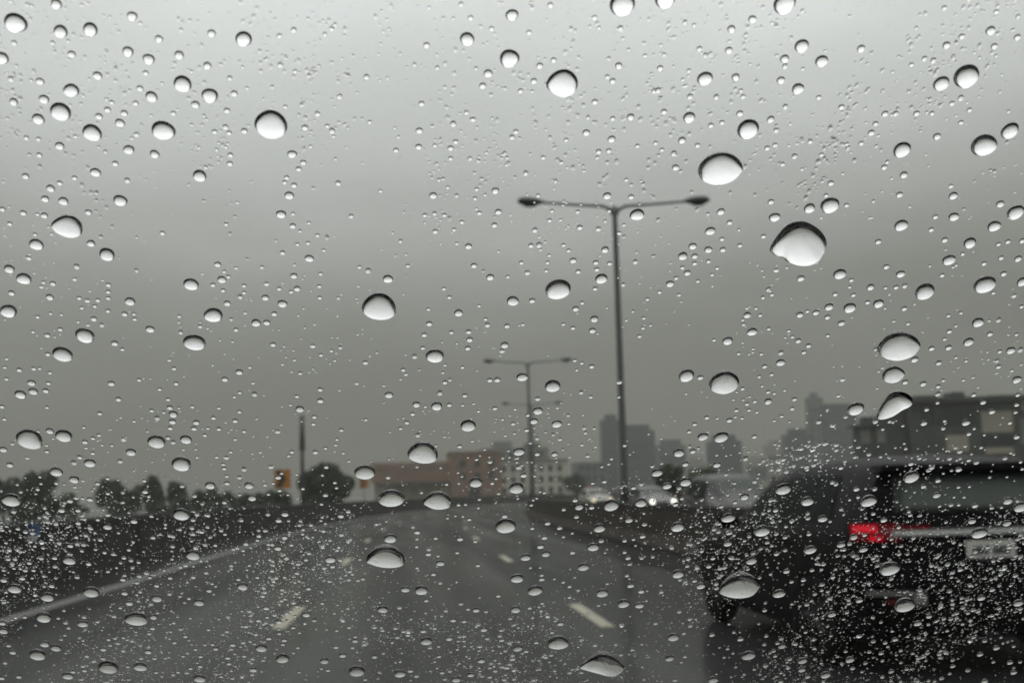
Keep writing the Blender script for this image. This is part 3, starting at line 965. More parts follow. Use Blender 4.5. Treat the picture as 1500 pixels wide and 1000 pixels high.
# drops seen in each part of the screen: tile origin, then x y width in quarter pixels
TILES = {
 (0, 0): "92 135 140,330 25 70,10 340 85,355 185 88,530 172 90,775 95 64,750 302 68,872 347 72,1050 323 58,932 228 48,572 443 58,418 530 98,355 655 125,258 582 64,80 597 52,225 697 76,540 778 118,235 477 50,1070 492 112,888 567 74,820 518 42,630 643 42,580 682 46,728 663 44,703 720 60,957 765 142,1145 613 52,755 877 66,350 855 56,906 903 58,420 318 50,675 958 40,155 808 34,230 908 36,225 815 32,655 600 32,795 605 36,855 428 36",
 (300, 0): "228 228 102,40 195 50,15 385 52,30 560 100,172 548 44,130 648 40,58 772 34,142 778 34,232 767 40,587 748 42,150 908 36,147 958 38,512 903 58,577 952 38,550 990 36,1120 880 34,472 625 28,718 738 28,966 715 28,620 858 24,530 418 28",
 (600, 0): "600 88 80,337 228 90,585 342 122,460 430 54,428 503 44,100 265 40,762 385 42,728 475 40,843 352 36,650 533 34,70 607 38,57 765 44,53 860 42,333 660 32,1085 597 40,1035 777 46,1183 815 48,1108 888 36,1167 883 34,270 830 34,240 868 38,240 928 30,1190 475 40,148 852 28,917 820 30,480 168 32,358 105 34,700 190 32,1190 695 34,825 30 36",
 (900, 0): "46 25 156,295 -10 130,997 22 140,1097 270 88,530 460 96,438 688 76,1075 520 76,997 345 56,975 470 52,783 757 135,685 170 50,808 112 50,670 295 48,710 452 50,25 385 46,268 400 40,95 685 46,290 655 40,396 822 48,735 665 44,915 700 48,565 735 36,630 718 34,358 982 46,487 852 34,895 868 36,135 855 30,278 878 30,240 838 30",
 (1200, 0): "14 358 82,715 490 110,862 448 165,965 852 165,1117 767 112,485 878 110,245 285 50,745 265 48,1003 180 60,1025 272 44,385 667 44,690 800 48,305 778 44,380 980 40,330 725 36,570 665 40,660 665 34,1160 220 44,835 215 40,130 628 40,540 380 32,880 645 34,830 718 34,245 840 34",
 (0, 250): "560 10 66,1170 30 84,705 175 86,297 103 52,265 165 50,372 178 62,350 72 36,150 32 44,437 42 34,213 432 88,140 632 90,533 425 52,627 490 96,55 575 66,1120 665 94,292 740 48,762 765 66,310 660 38,68 716 42,50 822 104,498 965 115,880 927 54,730 838 38,550 867 40,278 963 38,518 243 42,260 262 44,137 247 40,220 255 34,15 225 36,635 668 34,634 708 30,634 745 30,573 757 32,633 820 30,556 792 28,353 928 32,465 745 30,255 653 26,480 802 26,220 855 28,790 868 28,952 365 34,785 838 24,1050 852 26,205 373 28,57 310 32,194 942 24,297 835 24,360 842 22,1140 1006 132",
 (300, 250): "495 145 58,447 255 62,515 323 40,523 85 38,480 40 32,468 68 30,612 513 56,522 615 44,541 690 42,506 708 28,455 778 60,355 743 46,300 890 58,363 888 44,407 837 38,132 776 44,100 637 54,75 548 42,50 845 118,1073 633 64,456 480 34,679 603 28,671 676 28,674 743 28,48 668 32,107 700 30,138 620 28,230 672 28,230 713 28,436 690 30,543 430 26,605 423 28,660 378 28,183 930 32,237 832 24,335 565 26,125 313 28,184 568 24,517 252 26,1190 556 28,610 305 24,698 465 24,1030 118 26",
 (600, 250): "138 145 48,502 117 46,520 240 42,497 318 38,408 247 32,384 162 28,89 260 30,204 260 30,307 300 30,150 355 34,260 345 28,345 442 44,377 555 40,472 623 48,711 438 36,605 762 76,718 760 40,870 695 155,1157 147 52,997 332 38,1145 462 48,958 525 44,1091 537 36,1097 577 34,988 590 34,1172 542 32,1123 632 76,287 832 54,115 895 40,86 960 36,346 942 36,352 988 42,571 908 36,245 945 30,973 808 42,1082 868 50,1071 935 44,1011 773 28,957 920 30,901 898 26,1087 690 32,655 538 30,808 537 28,800 585 26,902 435 28,932 467 28,820 290 30,201 690 28,233 740 28,576 620 26,407 790 24,110 810 26,445 868 26,753 145 28,985 240 28,835 235 26,393 108 28,223 98 24,766 462 22,818 495 24",
 (900, 250): "133 257 90,623 240 50,675 303 38,561 353 64,458 442 52,550 462 50,635 462 40,400 500 60,470 500 40,470 542 32,427 598 44,325 662 50,398 567 30,362 628 30,551 530 30,630 400 32,735 437 32,938 273 70,917 182 40,873 384 34,1143 220 72,1092 630 46,778 845 48,806 943 66,663 996 64,1086 843 46,1130 822 28,1180 830 44,871 742 28,923 725 28,98 153 38,69 53 28,28 365 30,602 570 26,573 608 26,489 646 26,264 710 28,193 752 28,172 862 26,168 920 26,147 968 28,757 900 26,904 925 28,854 845 28,829 805 24,1022 937 26,1043 972 26,1077 995 40,584 990 26",
 (1200, 250): "62 203 118,480 320 86,345 415 40,785 147 56,788 270 66,735 405 42,1060 195 52,1150 245 105,1025 325 84,882 423 80,760 523 84,120 605 82,393 562 40,476 605 58,618 708 126,970 668 140,1190 650 70,300 682 48,178 803 78,347 778 66,57 797 56,48 857 38,130 892 46,50 965 28,93 723 34,200 727 32,283 770 34,188 640 32,178 680 24,450 682 34,388 685 26,930 888 76,1000 955 40,875 1002 66,498 807 38,520 895 28,762 940 36,757 848 28,830 832 26,1165 515 46,1190 410 40,1080 603 42,720 612 34,495 25 50,470 140 44,68 73 40,40 145 32,840 487 30,965 543 36,1020 715 28,1150 652 36,1065 510 36,1105 415 36,1050 430 32,680 270 36,655 345 36,735 985 28,800 908 24,1185 795 30,1155 958 28,160 202 32",
 (0, 500): "367 75 120,672 10 44,280 73 34,717 45 28,113 165 36,198 158 32,233 157 24,293 182 28,185 242 52,284 243 32,195 292 58,120 310 72,268 287 40,105 280 30,38 218 28,28 150 24,40 100 24,653 245 44,694 337 38,815 224 28,1020 157 30,1032 245 32,935 278 28,985 338 28,995 386 40,1015 425 54,1011 468 46,998 506 34,1150 473 42,1137 508 38,889 403 30,1127 381 28,585 420 32,292 523 48,374 552 102,275 643 30,20 632 48,58 722 44,330 765 76,527 713 72,467 677 36,543 653 30,545 565 30,580 547 28,498 587 38,767 648 62,435 810 60,66 935 112,918 587 110,985 563 36,1090 573 72,1063 720 120,846 815 28,850 880 38,221 866 28,330 830 28,240 833 22,234 793 22,410 935 38,527 925 40,572 832 32,631 802 28,12 380 32,275 385 26,25 453 28,655 608 24,505 622 24,1190 545 30,786 466 22,491 502 24,273 607 22,598 605 22,632 890 28,872 908 26,457 990 34,360 990 44,325 925 22,312 568 20,225 525 22,1155 677 22,1075 632 20,1147 630 20",
 (300, 500): "202 178 46,118 220 42,400 17 36,677 345 42,676 280 34,540 320 28,557 395 54,642 440 32,636 482 28,510 645 30,648 647 36,707 623 26,178 463 36,51 446 32,82 511 32,231 525 28,205 298 26,173 323 24,83 388 26,203 410 28,559 185 28,681 78 28,742 53 24,525 107 22,1078 312 52,1184 473 32,1147 508 26,801 517 30,774 572 24,767 604 24,938 770 124,32 845 62,259 845 56,277 918 52,131 830 36,108 718 28,114 743 30,130 788 26,152 645 26,70 676 26,115 943 32,712 735 32,762 826 26,772 857 24,430 795 40,438 872 28,373 895 24,1074 796 32,707 900 34,684 953 24,575 862 26,450 772 24,492 668 24,1092 928 150,812 652 22,844 700 22,178 572 24,1163 165 30,264 150 24,400 830 22,502 370 22,0 547 30,18 507 24,689 783 22,487 898 20,540 778 20",
 (600, 500): "148 85 108,341 38 36,557 20 50,78 37 30,660 208 70,838 260 98,470 225 36,514 223 42,1067 145 34,968 110 26,1009 125 26,979 166 22,310 150 26,195 181 22,207 238 34,207 137 22,323 315 34,233 370 34,40 368 48,92 380 22,159 378 68,18 423 32,500 390 32,752 405 62,693 430 28,728 465 50,862 482 64,343 492 98,606 480 30,686 518 32,404 407 24,545 455 22,375 363 20,618 396 22,311 372 22,934 480 22,293 613 32,641 645 72,748 658 36,849 659 42,668 783 42,625 862 94,387 828 84,392 690 26,484 830 28,970 930 36,993 970 56,1067 973 36,1180 965 96,1141 820 32,1073 830 26,903 985 28,408 925 24,713 958 24,789 885 24,765 880 20,367 582 22,440 632 20,733 787 22,745 918 20,585 678 18,760 610 18,507 803 22,535 758 20,217 836 24,1183 687 24,1167 717 22,287 957 26,328 955 22,403 975 22,70 885 22,182 740 18,284 768 18,288 831 18",
 (900, 500): "973 123 58,422 200 98,503 210 40,900 350 50,880 145 34,848 205 26,921 192 28,751 275 30,901 294 30,937 303 24,822 350 28,777 365 30,789 400 28,715 402 30,674 460 40,542 444 34,470 483 32,438 527 30,708 440 22,748 448 24,834 412 24,1055 337 34,1042 392 32,980 436 28,937 463 22,518 557 66,625 560 90,820 556 34,377 652 70,460 642 40,416 718 42,600 722 50,250 770 70,417 825 72,309 848 58,155 948 74,112 857 34,396 920 28,358 956 36,762 912 54,990 868 98,1130 940 80,60 608 28,1110 62 32,1137 24 36,728 70 26,861 72 26,1178 690 28,573 912 24,707 943 30,725 977 26,274 568 18,461 758 20,407 790 20,420 305 20,865 260 22,998 285 22,945 990 36,603 448 20,846 775 20,697 340 20,755 340 20,792 322 20,600 665 20,655 668 18",
 (1200, 500): "558 105 50,213 395 108,503 237 40,609 247 44,700 125 40,658 40 40,757 35 44,866 5 54,1122 52 58,1157 223 62,1050 147 36,697 262 34,727 227 28,1128 170 26,1057 58 32,860 113 26,801 93 24,905 312 36,1163 312 34,960 355 42,1157 370 34,1012 410 44,629 398 34,693 358 28,613 478 46,860 475 54,877 540 36,735 465 26,1117 475 32,908 510 24,1157 558 42,967 547 22,372 513 24,490 493 24,949 620 28,1122 652 24,507 627 26,498 597 22,540 797 98,537 716 38,817 750 44,696 815 38,876 695 32,611 850 36,688 902 50,218 865 42,127 740 34,50 693 26,290 940 98,913 963 42,1105 937 60,1180 975 90,849 912 22,790 912 20,816 853 26,880 850 22,228 913 26,178 928 22,930 268 18,845 225 24,727 773 20,706 965 24,817 957 26,273 862 20,343 788 20,1180 705 26,1190 747 26,1100 793 20,695 683 24,893 658 20,1068 972 24",
 (0, 750): "1062 20 100,785 55 44,630 88 54,458 65 36,573 45 28,105 98 30,278 92 20,412 198 38,447 148 28,897 150 32,480 228 26,204 200 24,300 160 24,613 238 28,755 222 26,968 92 22,320 270 34,405 290 72,85 458 78,130 390 38,22 402 42,197 342 28,82 330 22,250 478 34,278 507 76,303 435 36,535 480 88,1132 260 82,720 397 34,730 478 40,758 538 44,918 433 32,920 513 60,878 384 26,997 387 30,1167 537 60,1107 507 26,812 295 26,256 630 84,485 662 60,800 645 120,900 623 66,893 683 32,15 655 40,20 703 52,262 780 54,327 803 58,75 825 40,220 850 90,605 807 38,868 822 42,635 925 108,822 917 76,398 968 62,428 938 36,495 930 30,110 967 36,10 975 36,1170 985 70,1086 730 28,1022 766 28,1018 650 24,705 562 24,636 748 26,723 737 22,750 907 26,915 940 26,1043 938 26,1116 917 28,1173 905 30,1175 847 28,1145 805 24,1073 845 24,508 845 28,402 680 26,342 623 24,145 617 28,30 885 28,375 578 22,380 722 20,487 753 20,802 485 20,665 883 24,205 450 24,140 443 18,188 387 20,683 326 20,962 341 20,1115 622 20,993 742 18,35 180 24",
 (300, 750): "470 13 46,433 50 40,797 23 40,317 140 32,468 150 38,428 213 44,241 187 34,375 214 22,225 226 24,62 195 26,576 103 24,573 128 24,648 103 20,633 146 18,593 280 28,736 282 62,749 320 32,394 345 30,197 395 28,223 443 62,251 430 20,25 462 34,43 420 22,1087 160 76,608 450 32,360 565 36,315 637 32,595 605 46,435 645 36,518 678 28,688 535 24,1043 577 58,1175 458 52,375 742 34,466 752 32,457 776 26,436 713 26,365 617 24,332 805 64,163 780 36,64 803 32,45 776 26,135 856 34,231 845 28,142 890 30,455 868 76,284 928 46,702 878 50,880 757 36,808 843 42,769 793 32,866 795 24,890 945 90,1143 955 66,995 850 34,1098 765 22,722 928 28,683 917 20,940 982 26,882 731 24,545 795 24,520 825 20,553 938 22,555 707 22,773 695 22,308 383 26,308 165 24,118 130 24,22 690 24,261 313 22,247 338 20,887 902 24,265 758 22,307 300 18,528 412 20,600 518 22,540 553 24,528 610 20,217 580 18,485 542 18,155 930 22,908 867 20,1132 648 18,1145 877 22",
 (600, 750): "557 23 36,563 90 120,45 118 40,153 153 28,296 158 40,385 172 28,110 247 36,180 303 50,140 365 32,167 257 22,279 238 26,43 157 22,42 203 24,400 313 30,68 467 76,98 520 28,350 43 28,312 25 20,268 22 18,222 35 20,520 492 30,622 578 58,704 563 28,390 578 42,343 570 26,630 397 76,735 470 86,680 270 60,798 248 50,767 203 44,790 150 38,808 66 38,879 93 36,719 95 28,774 395 36,774 370 26,955 238 34,1018 328 66,1076 210 70,1112 98 74,978 28 32,901 145 22,953 123 22,937 437 28,937 500 26,1128 483 70,1107 547 22,1158 420 22,884 657 40,770 580 24,777 535 24,870 785 120,835 706 26,742 766 30,633 805 56,683 817 30,540 752 32,435 692 42,320 642 30,255 636 36,232 745 40,98 765 66,80 700 36,105 657 24,172 847 28,420 875 46,358 957 42,273 987 52,502 932 30,470 967 30,190 942 30,40 962 32,5 932 36,525 885 22,500 868 20,8 628 20,280 805 22,170 788 22,230 447 20,44 327 22,275 410 18,900 411 24,848 392 20,708 326 20,765 325 18,725 663 18,640 760 20,910 888 20,988 790 18,968 382 20,1145 238 18,333 845 20,350 855 18,290 887 22,320 903 18,408 913 20,535 825 20,488 810 20,408 812 20,147 877 20",
 (900, 750): "85 48 48,370 92 80,667 38 84,865 118 96,527 28 24,447 85 20,60 168 30,165 143 38,112 160 24,663 188 50,803 290 66,577 272 32,762 168 24,1005 85 26,1140 130 32,1148 228 74,553 320 34,427 317 28,372 370 70,403 342 22,470 404 30,506 438 52,80 270 36,60 236 28,73 373 28,95 433 44,157 467 40,53 545 70,147 552 52,188 520 18,345 742 66,323 728 22,407 712 26,323 862 52,413 848 26,393 880 22,572 722 34,738 748 38,785 852 80,580 990 58,982 790 46,890 728 26,880 578 28,965 487 70,1008 350 40,983 453 26,915 365 22,1038 410 28,1107 400 32,1158 342 30,1040 540 22,955 770 26,942 845 26,1102 878 54,1098 928 46,1133 967 32,1093 786 24,1172 800 24,663 802 22,695 828 20,976 943 22,760 952 20,852 952 20,820 922 22,700 706 22,672 657 20,425 780 18,160 775 18,975 995 30,228 215 18,1120 705 24,1012 880 20,643 852 20",
 (1200, 750): "20 42 60,64 55 24,317 10 30,378 48 44,533 18 30,895 55 52,1100 68 54,938 130 96,203 148 50,128 195 50,259 222 54,266 135 30,466 90 30,379 200 28,423 160 26,828 190 26,705 185 22,1020 288 28,413 345 115,826 340 34,882 378 28,775 383 24,815 404 24,1014 458 36,950 508 48,665 432 26,405 425 26,165 342 32,80 383 30,13 338 24,15 460 24,50 467 24,235 522 42,75 605 48,502 562 116,1167 540 58,643 615 36,730 627 28,578 658 46,640 660 24,872 594 26,840 658 24,750 697 24,683 706 22,445 750 36,387 768 28,363 830 32,478 813 26,180 872 52,38 962 58,1038 800 40,943 837 38,1118 885 36,1140 943 40,783 905 32,765 948 24,1020 880 24,970 995 40,1178 880 24,370 872 24,155 818 24,402 790 22,600 902 20,1140 788 24,1065 735 20,452 838 20,640 990 24,420 990 22,478 993 22,780 517 24,780 563 20,487 370 18,163 397 20,1145 118 24,1105 228 18,650 125 22",
}
# irregular big drops: outline as seen (full pixels), label
SPECIAL = [
 ([(372, 184), (375, 172), (383, 163), (394, 158), (406, 161), (415, 170), (421, 182), (421, 191), (415, 199), (403, 204), (390, 203), (380, 196)],
  'big rounded raindrop with dark upper rim, upper left'),
 ([(799, 124), (807, 110), (820, 100), (832, 99), (841, 107), (846, 122), (841, 137), (828, 144), (812, 137), (803, 131)],
  'big raindrop high up, left of and above the nearest lamp head, with pointed lower edge'),
 ([(1022, 250), (1027, 238), (1040, 226), (1057, 220), (1072, 223), (1084, 235), (1089, 247), (1086, 253), (1073, 266), (1050, 272), (1030, 266), (1024, 258)],
  'big oval raindrop just above the right lamp head'),
 ([(1126, 366), (1134, 350), (1150, 331), (1165, 324), (1180, 324), (1195, 331), (1206, 341), (1212, 353), (1211, 364), (1205, 376), (1198, 385), (1185, 390), (1170, 390), (1155, 385), (1145, 379), (1132, 373)],
  'largest raindrop of all, lopsided dome right of the nearest street lamp'),
 ([(529, 451), (535, 439), (546, 428), (555, 426), (564, 428), (574, 439), (581, 456), (577, 465), (565, 469), (546, 467), (533, 460)],
  'bell-shaped raindrop left of the picture centre'),
 ([(74, 331), (80, 322), (93, 314), (106, 314), (116, 322), (120, 333), (119, 343), (108, 349), (97, 347), (84, 341)],
  'big oval raindrop near the left edge, a third of the way down'),
 ([(1037.5, 562), (1042, 554), (1052, 545), (1062, 542), (1072, 543), (1080, 551), (1083, 560), (1079, 570), (1072, 575), (1060, 577.5), (1047, 574), (1040, 569)],
  'big domed raindrop above the skyline, right of the nearest lamp post'),
 ([(1284, 511), (1288, 503), (1300, 489), (1316, 484), (1335, 489), (1347, 501), (1349, 508), (1342, 520), (1330, 526), (1315, 529), (1300, 525), (1287, 517)],
  'wide oval raindrop above the dark building, top of a column of three'),
 ([(1292, 551), (1295, 543), (1303, 537), (1312, 535), (1320, 539), (1326, 547), (1322, 554), (1315, 560), (1305, 561), (1295, 557)],
  'middle raindrop of the column of three above the dark building'),
 ([(1284, 612), (1286, 602), (1295, 588), (1302, 578), (1312, 573), (1325, 574), (1335, 580), (1338, 588), (1334, 595), (1322, 601), (1310, 609), (1300, 613), (1290, 615)],
  'slanted teardrop-shaped raindrop at the edge of the dark building'),
 ([(22, 637), (27, 631), (37, 627), (49, 629), (59, 636), (63, 650), (60, 656), (51, 658), (37, 655), (26, 649)],
  'big slanted oval raindrop above the trees at the left edge'),
 ([(596, 664), (602, 653), (611, 647), (622, 646), (631, 649), (639, 659), (642, 670), (638, 677), (625, 679), (610, 676), (599, 671)],
  'dome-shaped raindrop over the roof of the brick building'),
 ([(619, 736), (625, 726), (637, 720), (650, 721), (659, 730), (661, 738), (657, 745), (640, 746), (627, 741)],
  'dome-shaped raindrop where the road meets the brick building, right one of the pair'),
 ([(535, 823), (541, 811), (552, 801), (565, 799), (577, 801), (587, 810), (594, 823), (591, 830), (577, 832), (560, 830), (544, 826)],
  'half-moon raindrop with flat bottom in the middle of the road'),
 ([(1050, 866), (1065, 851), (1080, 841), (1095, 839), (1108, 846), (1113, 856), (1109, 867), (1100, 875), (1080, 876), (1062, 872)],
  'big lens-shaped raindrop on the lower left of the black car'),
 ([(847, 977), (857, 969), (875, 959), (887, 958), (900, 962), (910, 971), (916, 977), (911, 984), (902, 990), (890, 990), (875, 986), (857, 981)],
  'big eye-shaped raindrop at the bottom edge of the picture'),
]

EDGE_SHIFT = 0.0


def resample(poly, n):
    # smooth closed curve through the points, evenly sampled
    P = [np.array(p, float) for p in poly]; m = len(P); out = []
    for i in range(m):
        p0, p1, p2, p3 = P[i - 1], P[i], P[(i + 1) % m], P[(i + 2) % m]
        for k in range(8):
            t = k / 8
            out.append(.5 * ((2 * p1) + (-p0 + p2) * t + (2 * p0 - 5 * p1 + 4 * p2 - p3) * t * t + (-p0 + 3 * p1 - 3 * p2 + p3) * t ** 3))
    out = np.array(out)
    seg = np.linalg.norm(np.roll(out, -1, 0) - out, axis=1)
    cum = np.concatenate([[0], np.cumsum(seg)])
    res = []
    for k in range(n):
        d = cum[-1] * k / n
        i = np.searchsorted(cum, d, side='right') - 1
        t = (d - cum[i]) / seg[i]
        res.append(out[i] * (1 - t) + out[(i + 1) % len(out)] * t)
    return res


def ensure_ccw(o):
    a = sum(o[i][0] * o[(i + 1) % len(o)][1] - o[(i + 1) % len(o)][0] * o[i][1] for i in range(len(o)))
    return o if a > 0 else o[::-1]


spec_pts = []
occupied = []                                    # (x, s, radius) on the glass
for poly, lab in SPECIAL:
    pts = resample(poly, 64)
    gp = [to_glass(p[0], p[1])[:2] for p in pts]
    cx = sum(p[0] for p in gp) / len(gp); cs = sum(p[1] for p in gp) / len(gp)
    ol = ensure_ccw([((p[0] - cx) * .97, (cs - p[1]) * .97) for p in gp])
    if 'teardrop' not in lab and 'eye-shaped' not in lab and 'largest' not in lab:
        ea = max(abs(q[0]) for q in ol); eb = (max(q[1] for q in ol) - min(q[1] for q in ol)) / 2; ey = (max(q[1] for q in ol) + min(q[1] for q in ol)) / 2
        o2 = []
        for (qx, qy) in ol:
            th_ = math.atan2((qy - ey) / eb, qx / ea)
            o2.append((.55 * qx + .45 * ea * math.cos(th_), (.55 * qy + .45 * (ey + eb * math.sin(th_)))))
        ol = [(qx, qy if qy > 0 else qy * .88) for (qx, qy) in o2]
    lw = max(0, min(1, (sum(p[1] for p in poly) / len(poly)) / 950))
    v, f = drop_mesh(ol, R(68 - 6 * lw), -.14 - .10 * lw, .97)
    place_drop(v, f, cx, cs, lab, 'raindrops on the windscreen', len(ol))
    spec_pts.append(np.array([(cx + q[0], cs - q[1]) for q in ol]))
    occupied.append((cx, cs, max(math.hypot(*p) for p in ol) * .8))

drops = []
for (tx, ty), txt in TILES.items():
    for it in txt.split(','):
        a, b2, w = [float(q) for q in it.split()]
        px, py, w = tx + a / 4, ty + b2 / 4, w / 4
        drops.append((w, px, py))
drops.sort(reverse=True)
keep = []
for (w, px, py) in drops:                        # the same drop noted from two neighbouring tiles counts once
    if all(math.hypot(px - q[1], py - q[2]) > .30 * (w + q[0]) for q in keep):
        keep.append((w, px, py))
N_IND = 300 - len(SPECIAL)
ROWS = ['top', 'upper', 'lower', 'bottom']
COLS = ['far left', 'left of centre', 'centre', 'right of centre', 'far right']
ORD = ['largest', 'second largest', 'third largest', 'fourth largest', 'fifth largest']
small_list = []
placed = []
cells = {}
for i, (w, px, py) in enumerate(keep[:N_IND]):
    cells.setdefault((min(4, int(px // 300)), min(3, int(max(0, py) // 250))), []).append(i)
DIRS = ['right', 'lower right', 'below', 'lower left', 'left', 'upper left', 'above', 'upper right']
labels = {}
for key, ids in cells.items():
    where = f'{ROWS[key[1]]} row {COLS[key[0]]}'
    for k, i in enumerate(ids[:5]):
        labels[i] = f'{ORD[k]} round raindrop of the {where} of the windscreen'
    slots = {}
    for i in ids[5:]:
        _, px, py = keep[i]
        k = min(range(5), key=lambda q: math.hypot(keep[ids[q]][1] - px, keep[ids[q]][2] - py))
        dx, dy = px - keep[ids[k]][1], py - keep[ids[k]][2]
        dd = int(round(math.atan2(dy, dx) / (math.pi / 4))) % 8
        slots.setdefault((k, dd), []).append((math.hypot(dx, dy), i))
    for (k, dd), lst in slots.items():
        for q, (_, i) in enumerate(sorted(lst)):
            pos = DIRS[dd] if DIRS[dd] in ('below', 'above') else DIRS[dd] + ' of'
            nth = ['nearest', 'next', 'third', 'fourth', 'fifth', 'sixth'][min(q, 5)]
            labels[i] = f'small raindrop {nth} {pos} the {ORD[k]} one, {where}'
rr = random.Random(5)
for i, (w, px, py) in enumerate(keep):
    low = max(0.0, min(1.0, (py - 650) / 250))
    py_c = py - low * .16 * w                    # low down only the bright lower half was noted
    x, s, dep = to_glass(px, py_c)
    rad = w / 2 / F * dep * (.96 + .14 * low)
    clear = min([np.hypot(sp_[:, 0] - x, sp_[:, 1] - s).min() for sp_ in spec_pts])
    for (ox, os_, orad) in placed:
        clear = min(clear, math.hypot(ox - x, os_ - s) - orad)
    lim = clear / 1.16
    if lim < rad * .35:
        continue
    rad = min(rad, lim)
    hi = max(0.0, min(1.0, py / 950))
    alpha = R(66 - 4 * hi + rr.uniform(-4, 4)); sag_ = .05 - .17 * hi + rr.uniform(-.04, .04)
    if i < N_IND:
        lab = labels[i]
        n = 48 if w > 14 else 36
        a0 = rr.uniform(0, 6.28); e1 = rr.uniform(.0, .05); e2 = rr.uniform(0, .03); b0 = rr.uniform(0, 6.28)
        st = 1 + rr.uniform(-.04, .07)
        ol = []
        for q in range(n):
            t = 2 * math.pi * q / n
            r = rad * (1 + e1 * math.cos(2 * t + a0) + e2 * math.cos(3 * t + b0))
            ol.append((math.cos(t) * r, math.sin(t) * r * st))
        v, f = drop_mesh(ol, alpha, sag_)
        place_drop(v, f, x, s, lab, 'raindrops on the windscreen', n)
    else:
        small_list.append((x, s, rad, 1.0, 0.0))
    placed.append((x, s, rad * 1.14))
    occupied.append((x, s, rad * 1.1))

# ------------------------------------------------------------------ fine spray between the drops (far too many to count)
occ = np.array(occupied)


def clumpy(px, py, k):
    return (math.sin(px * .013 * k + 1.3) * math.sin(py * .017 * k + .4) + math.sin(px * .031 * k + py * .023 * k) * .6 + math.sin(px * .007 - py * .019 * k + 2) * .6)


def region_density(px, py):
    if py < 250: d = .05
    elif py < 600: d = .030
    elif py < 690: d = .06
    else:
        d = .06 + .94 * min(1, (py - 690) / 90)
    if px > 1010 and py > 650: d = max(d, .5) * 1.0
    if px < 430 and py > 735: d *= 1.15
    if 430 < px < 1000 and py > 740: d *= .72
    if 520 < px < 1000 and 740 < py < 880: d *= .40
    if 560 < px < 780 and 790 < py < 900: d *= .5
    return d


micro = list(small_list)
target_n = 14500
tries = 0
while len(micro) < target_n + len(small_list) and tries < 400000:
    tries += 1
    px = rr.uniform(-30, 1530); py = rr.uniform(-20, 1030)
    d = region_density(px, py)
    c_ = clumpy(px, py, 1.0)
    d *= max(.08, .55 + .5 * c_)
    if rr.random() > d: continue
    # size in photo pixels, steep power law
    u = rr.random()
    if py < 690: wpx = min(9.0, 2.6 * (1 - u) ** (-.42))
    else: wpx = min(8.0, 1.2 * (1 - u) ** (-.47))
    if py > 715 and rr.random() < .028: wpx = rr.uniform(5, 9)
    x, s, dep = to_glass(px, py)
    rad = wpx / 2 / F * dep
    dd = np.hypot(occ[:, 0] - x, occ[:, 1] - s) - occ[:, 2] - rad
    if dd.min() < rad * .3: continue
    ang = 0.0; el_ = 1.0 + rr.uniform(-.1, .3)
    if wpx < 2.6 and py > 690 and rr.random() < .28:
        el_ = rr.uniform(1.5, 3.0)                 # run into short streaks
        x2, s2, _ = to_glass(px + (640 - px) * .01, py + (1500 - py) * .01)
        ang = math.atan2(x2 - x, s2 - s)
    micro.append((x, s, rad, el_, ang))


def spray_mesh(items, nseg, rings, alpha, closed=True):
    K = len(items)
    arr = np.array(items)
    th = np.arange(nseg) * 2 * np.pi / nseg
    prof = [cap_profile(r, alpha) for r in rings]
    tv = []
    for r, h in zip(rings, prof):
        tv.append(np.stack([np.cos(th) * r, np.sin(th) * r + .0 * (1 - r * r), np.full(nseg, h)], 1))
    tv.append(np.array([[0, 0, cap_profile(0, alpha)]]))
    if closed: tv.append(np.stack([np.cos(th), np.sin(th), np.zeros(nseg)], 1))
    T = np.concatenate(tv)                        # template
    nv = len(T)
    nr = len(rings)
    quads = []; tris = []
    for k in range(nr - 1):
        for i in range(nseg):
            j = (i + 1) % nseg
            quads.append((k * nseg + i, k * nseg + j, (k + 1) * nseg + j, (k + 1) * nseg + i))
    top = nr * nseg
    for i in range(nseg): tris.append(((nr - 1) * nseg + i, (nr - 1) * nseg + (i + 1) % nseg, top))
    basef = [top + 1 + i for i in range(nseg)][::-1]
    X, S, Rd, El, An = arr.T
    a = T[None, :, 0] * Rd[:, None]; b = T[None, :, 1] * (Rd * El)[:, None]; h = T[None, :, 2] * Rd[:, None]
    ca, sa_ = np.cos(An)[:, None], np.sin(An)[:, None]
    lx = a * ca + b * sa_ + X[:, None]; ls = -a * sa_ + b * ca + S[:, None]
    if not closed:
        for k in range(K): rims.append(list(zip(lx[k, :nseg].tolist(), ls[k, :nseg].tolist())))
    O = np.array(O_GAP if closed else O_OUT)
    V = O[None, None] + lx[..., None] * np.array(gx) + ls[..., None] * np.array(gs) + h[..., None] * np.array(gn)
    V = V.reshape(-1, 3)
    loops = []; tot = []
    tl = np.array([q for f in quads for q in f[::-1]] + [q for f in tris for q in f[::-1]] + (basef[::-1] if closed else []))
    sizes = np.array([4] * len(quads) + [3] * len(tris) + ([nseg] if closed else []))
    LO = (tl[None] + (np.arange(K) * nv)[:, None]).reshape(-1)
    SZ = np.tile(sizes, K)
    ST = np.concatenate([[0], np.cumsum(SZ)[:-1]])
    me = bpy.data.meshes.new('fine_spray')
    me.vertices.add(len(V)); me.vertices.foreach_set('co', V.astype(np.float32).ravel())
    me.loops.add(len(LO)); me.loops.foreach_set('vertex_index', LO.astype(np.int32))
    me.polygons.add(len(SZ)); me.polygons.foreach_set('loop_start', ST.astype(np.int32))
    sm = np.tile(np.array([True] * (len(quads) + len(tris)) + ([False] if closed else [])), K)
    me.update(calc_edges=True)
    me.polygons.foreach_set('use_smooth', sm)
    me.validate()
    me.materials.append(M['water'])
    return me


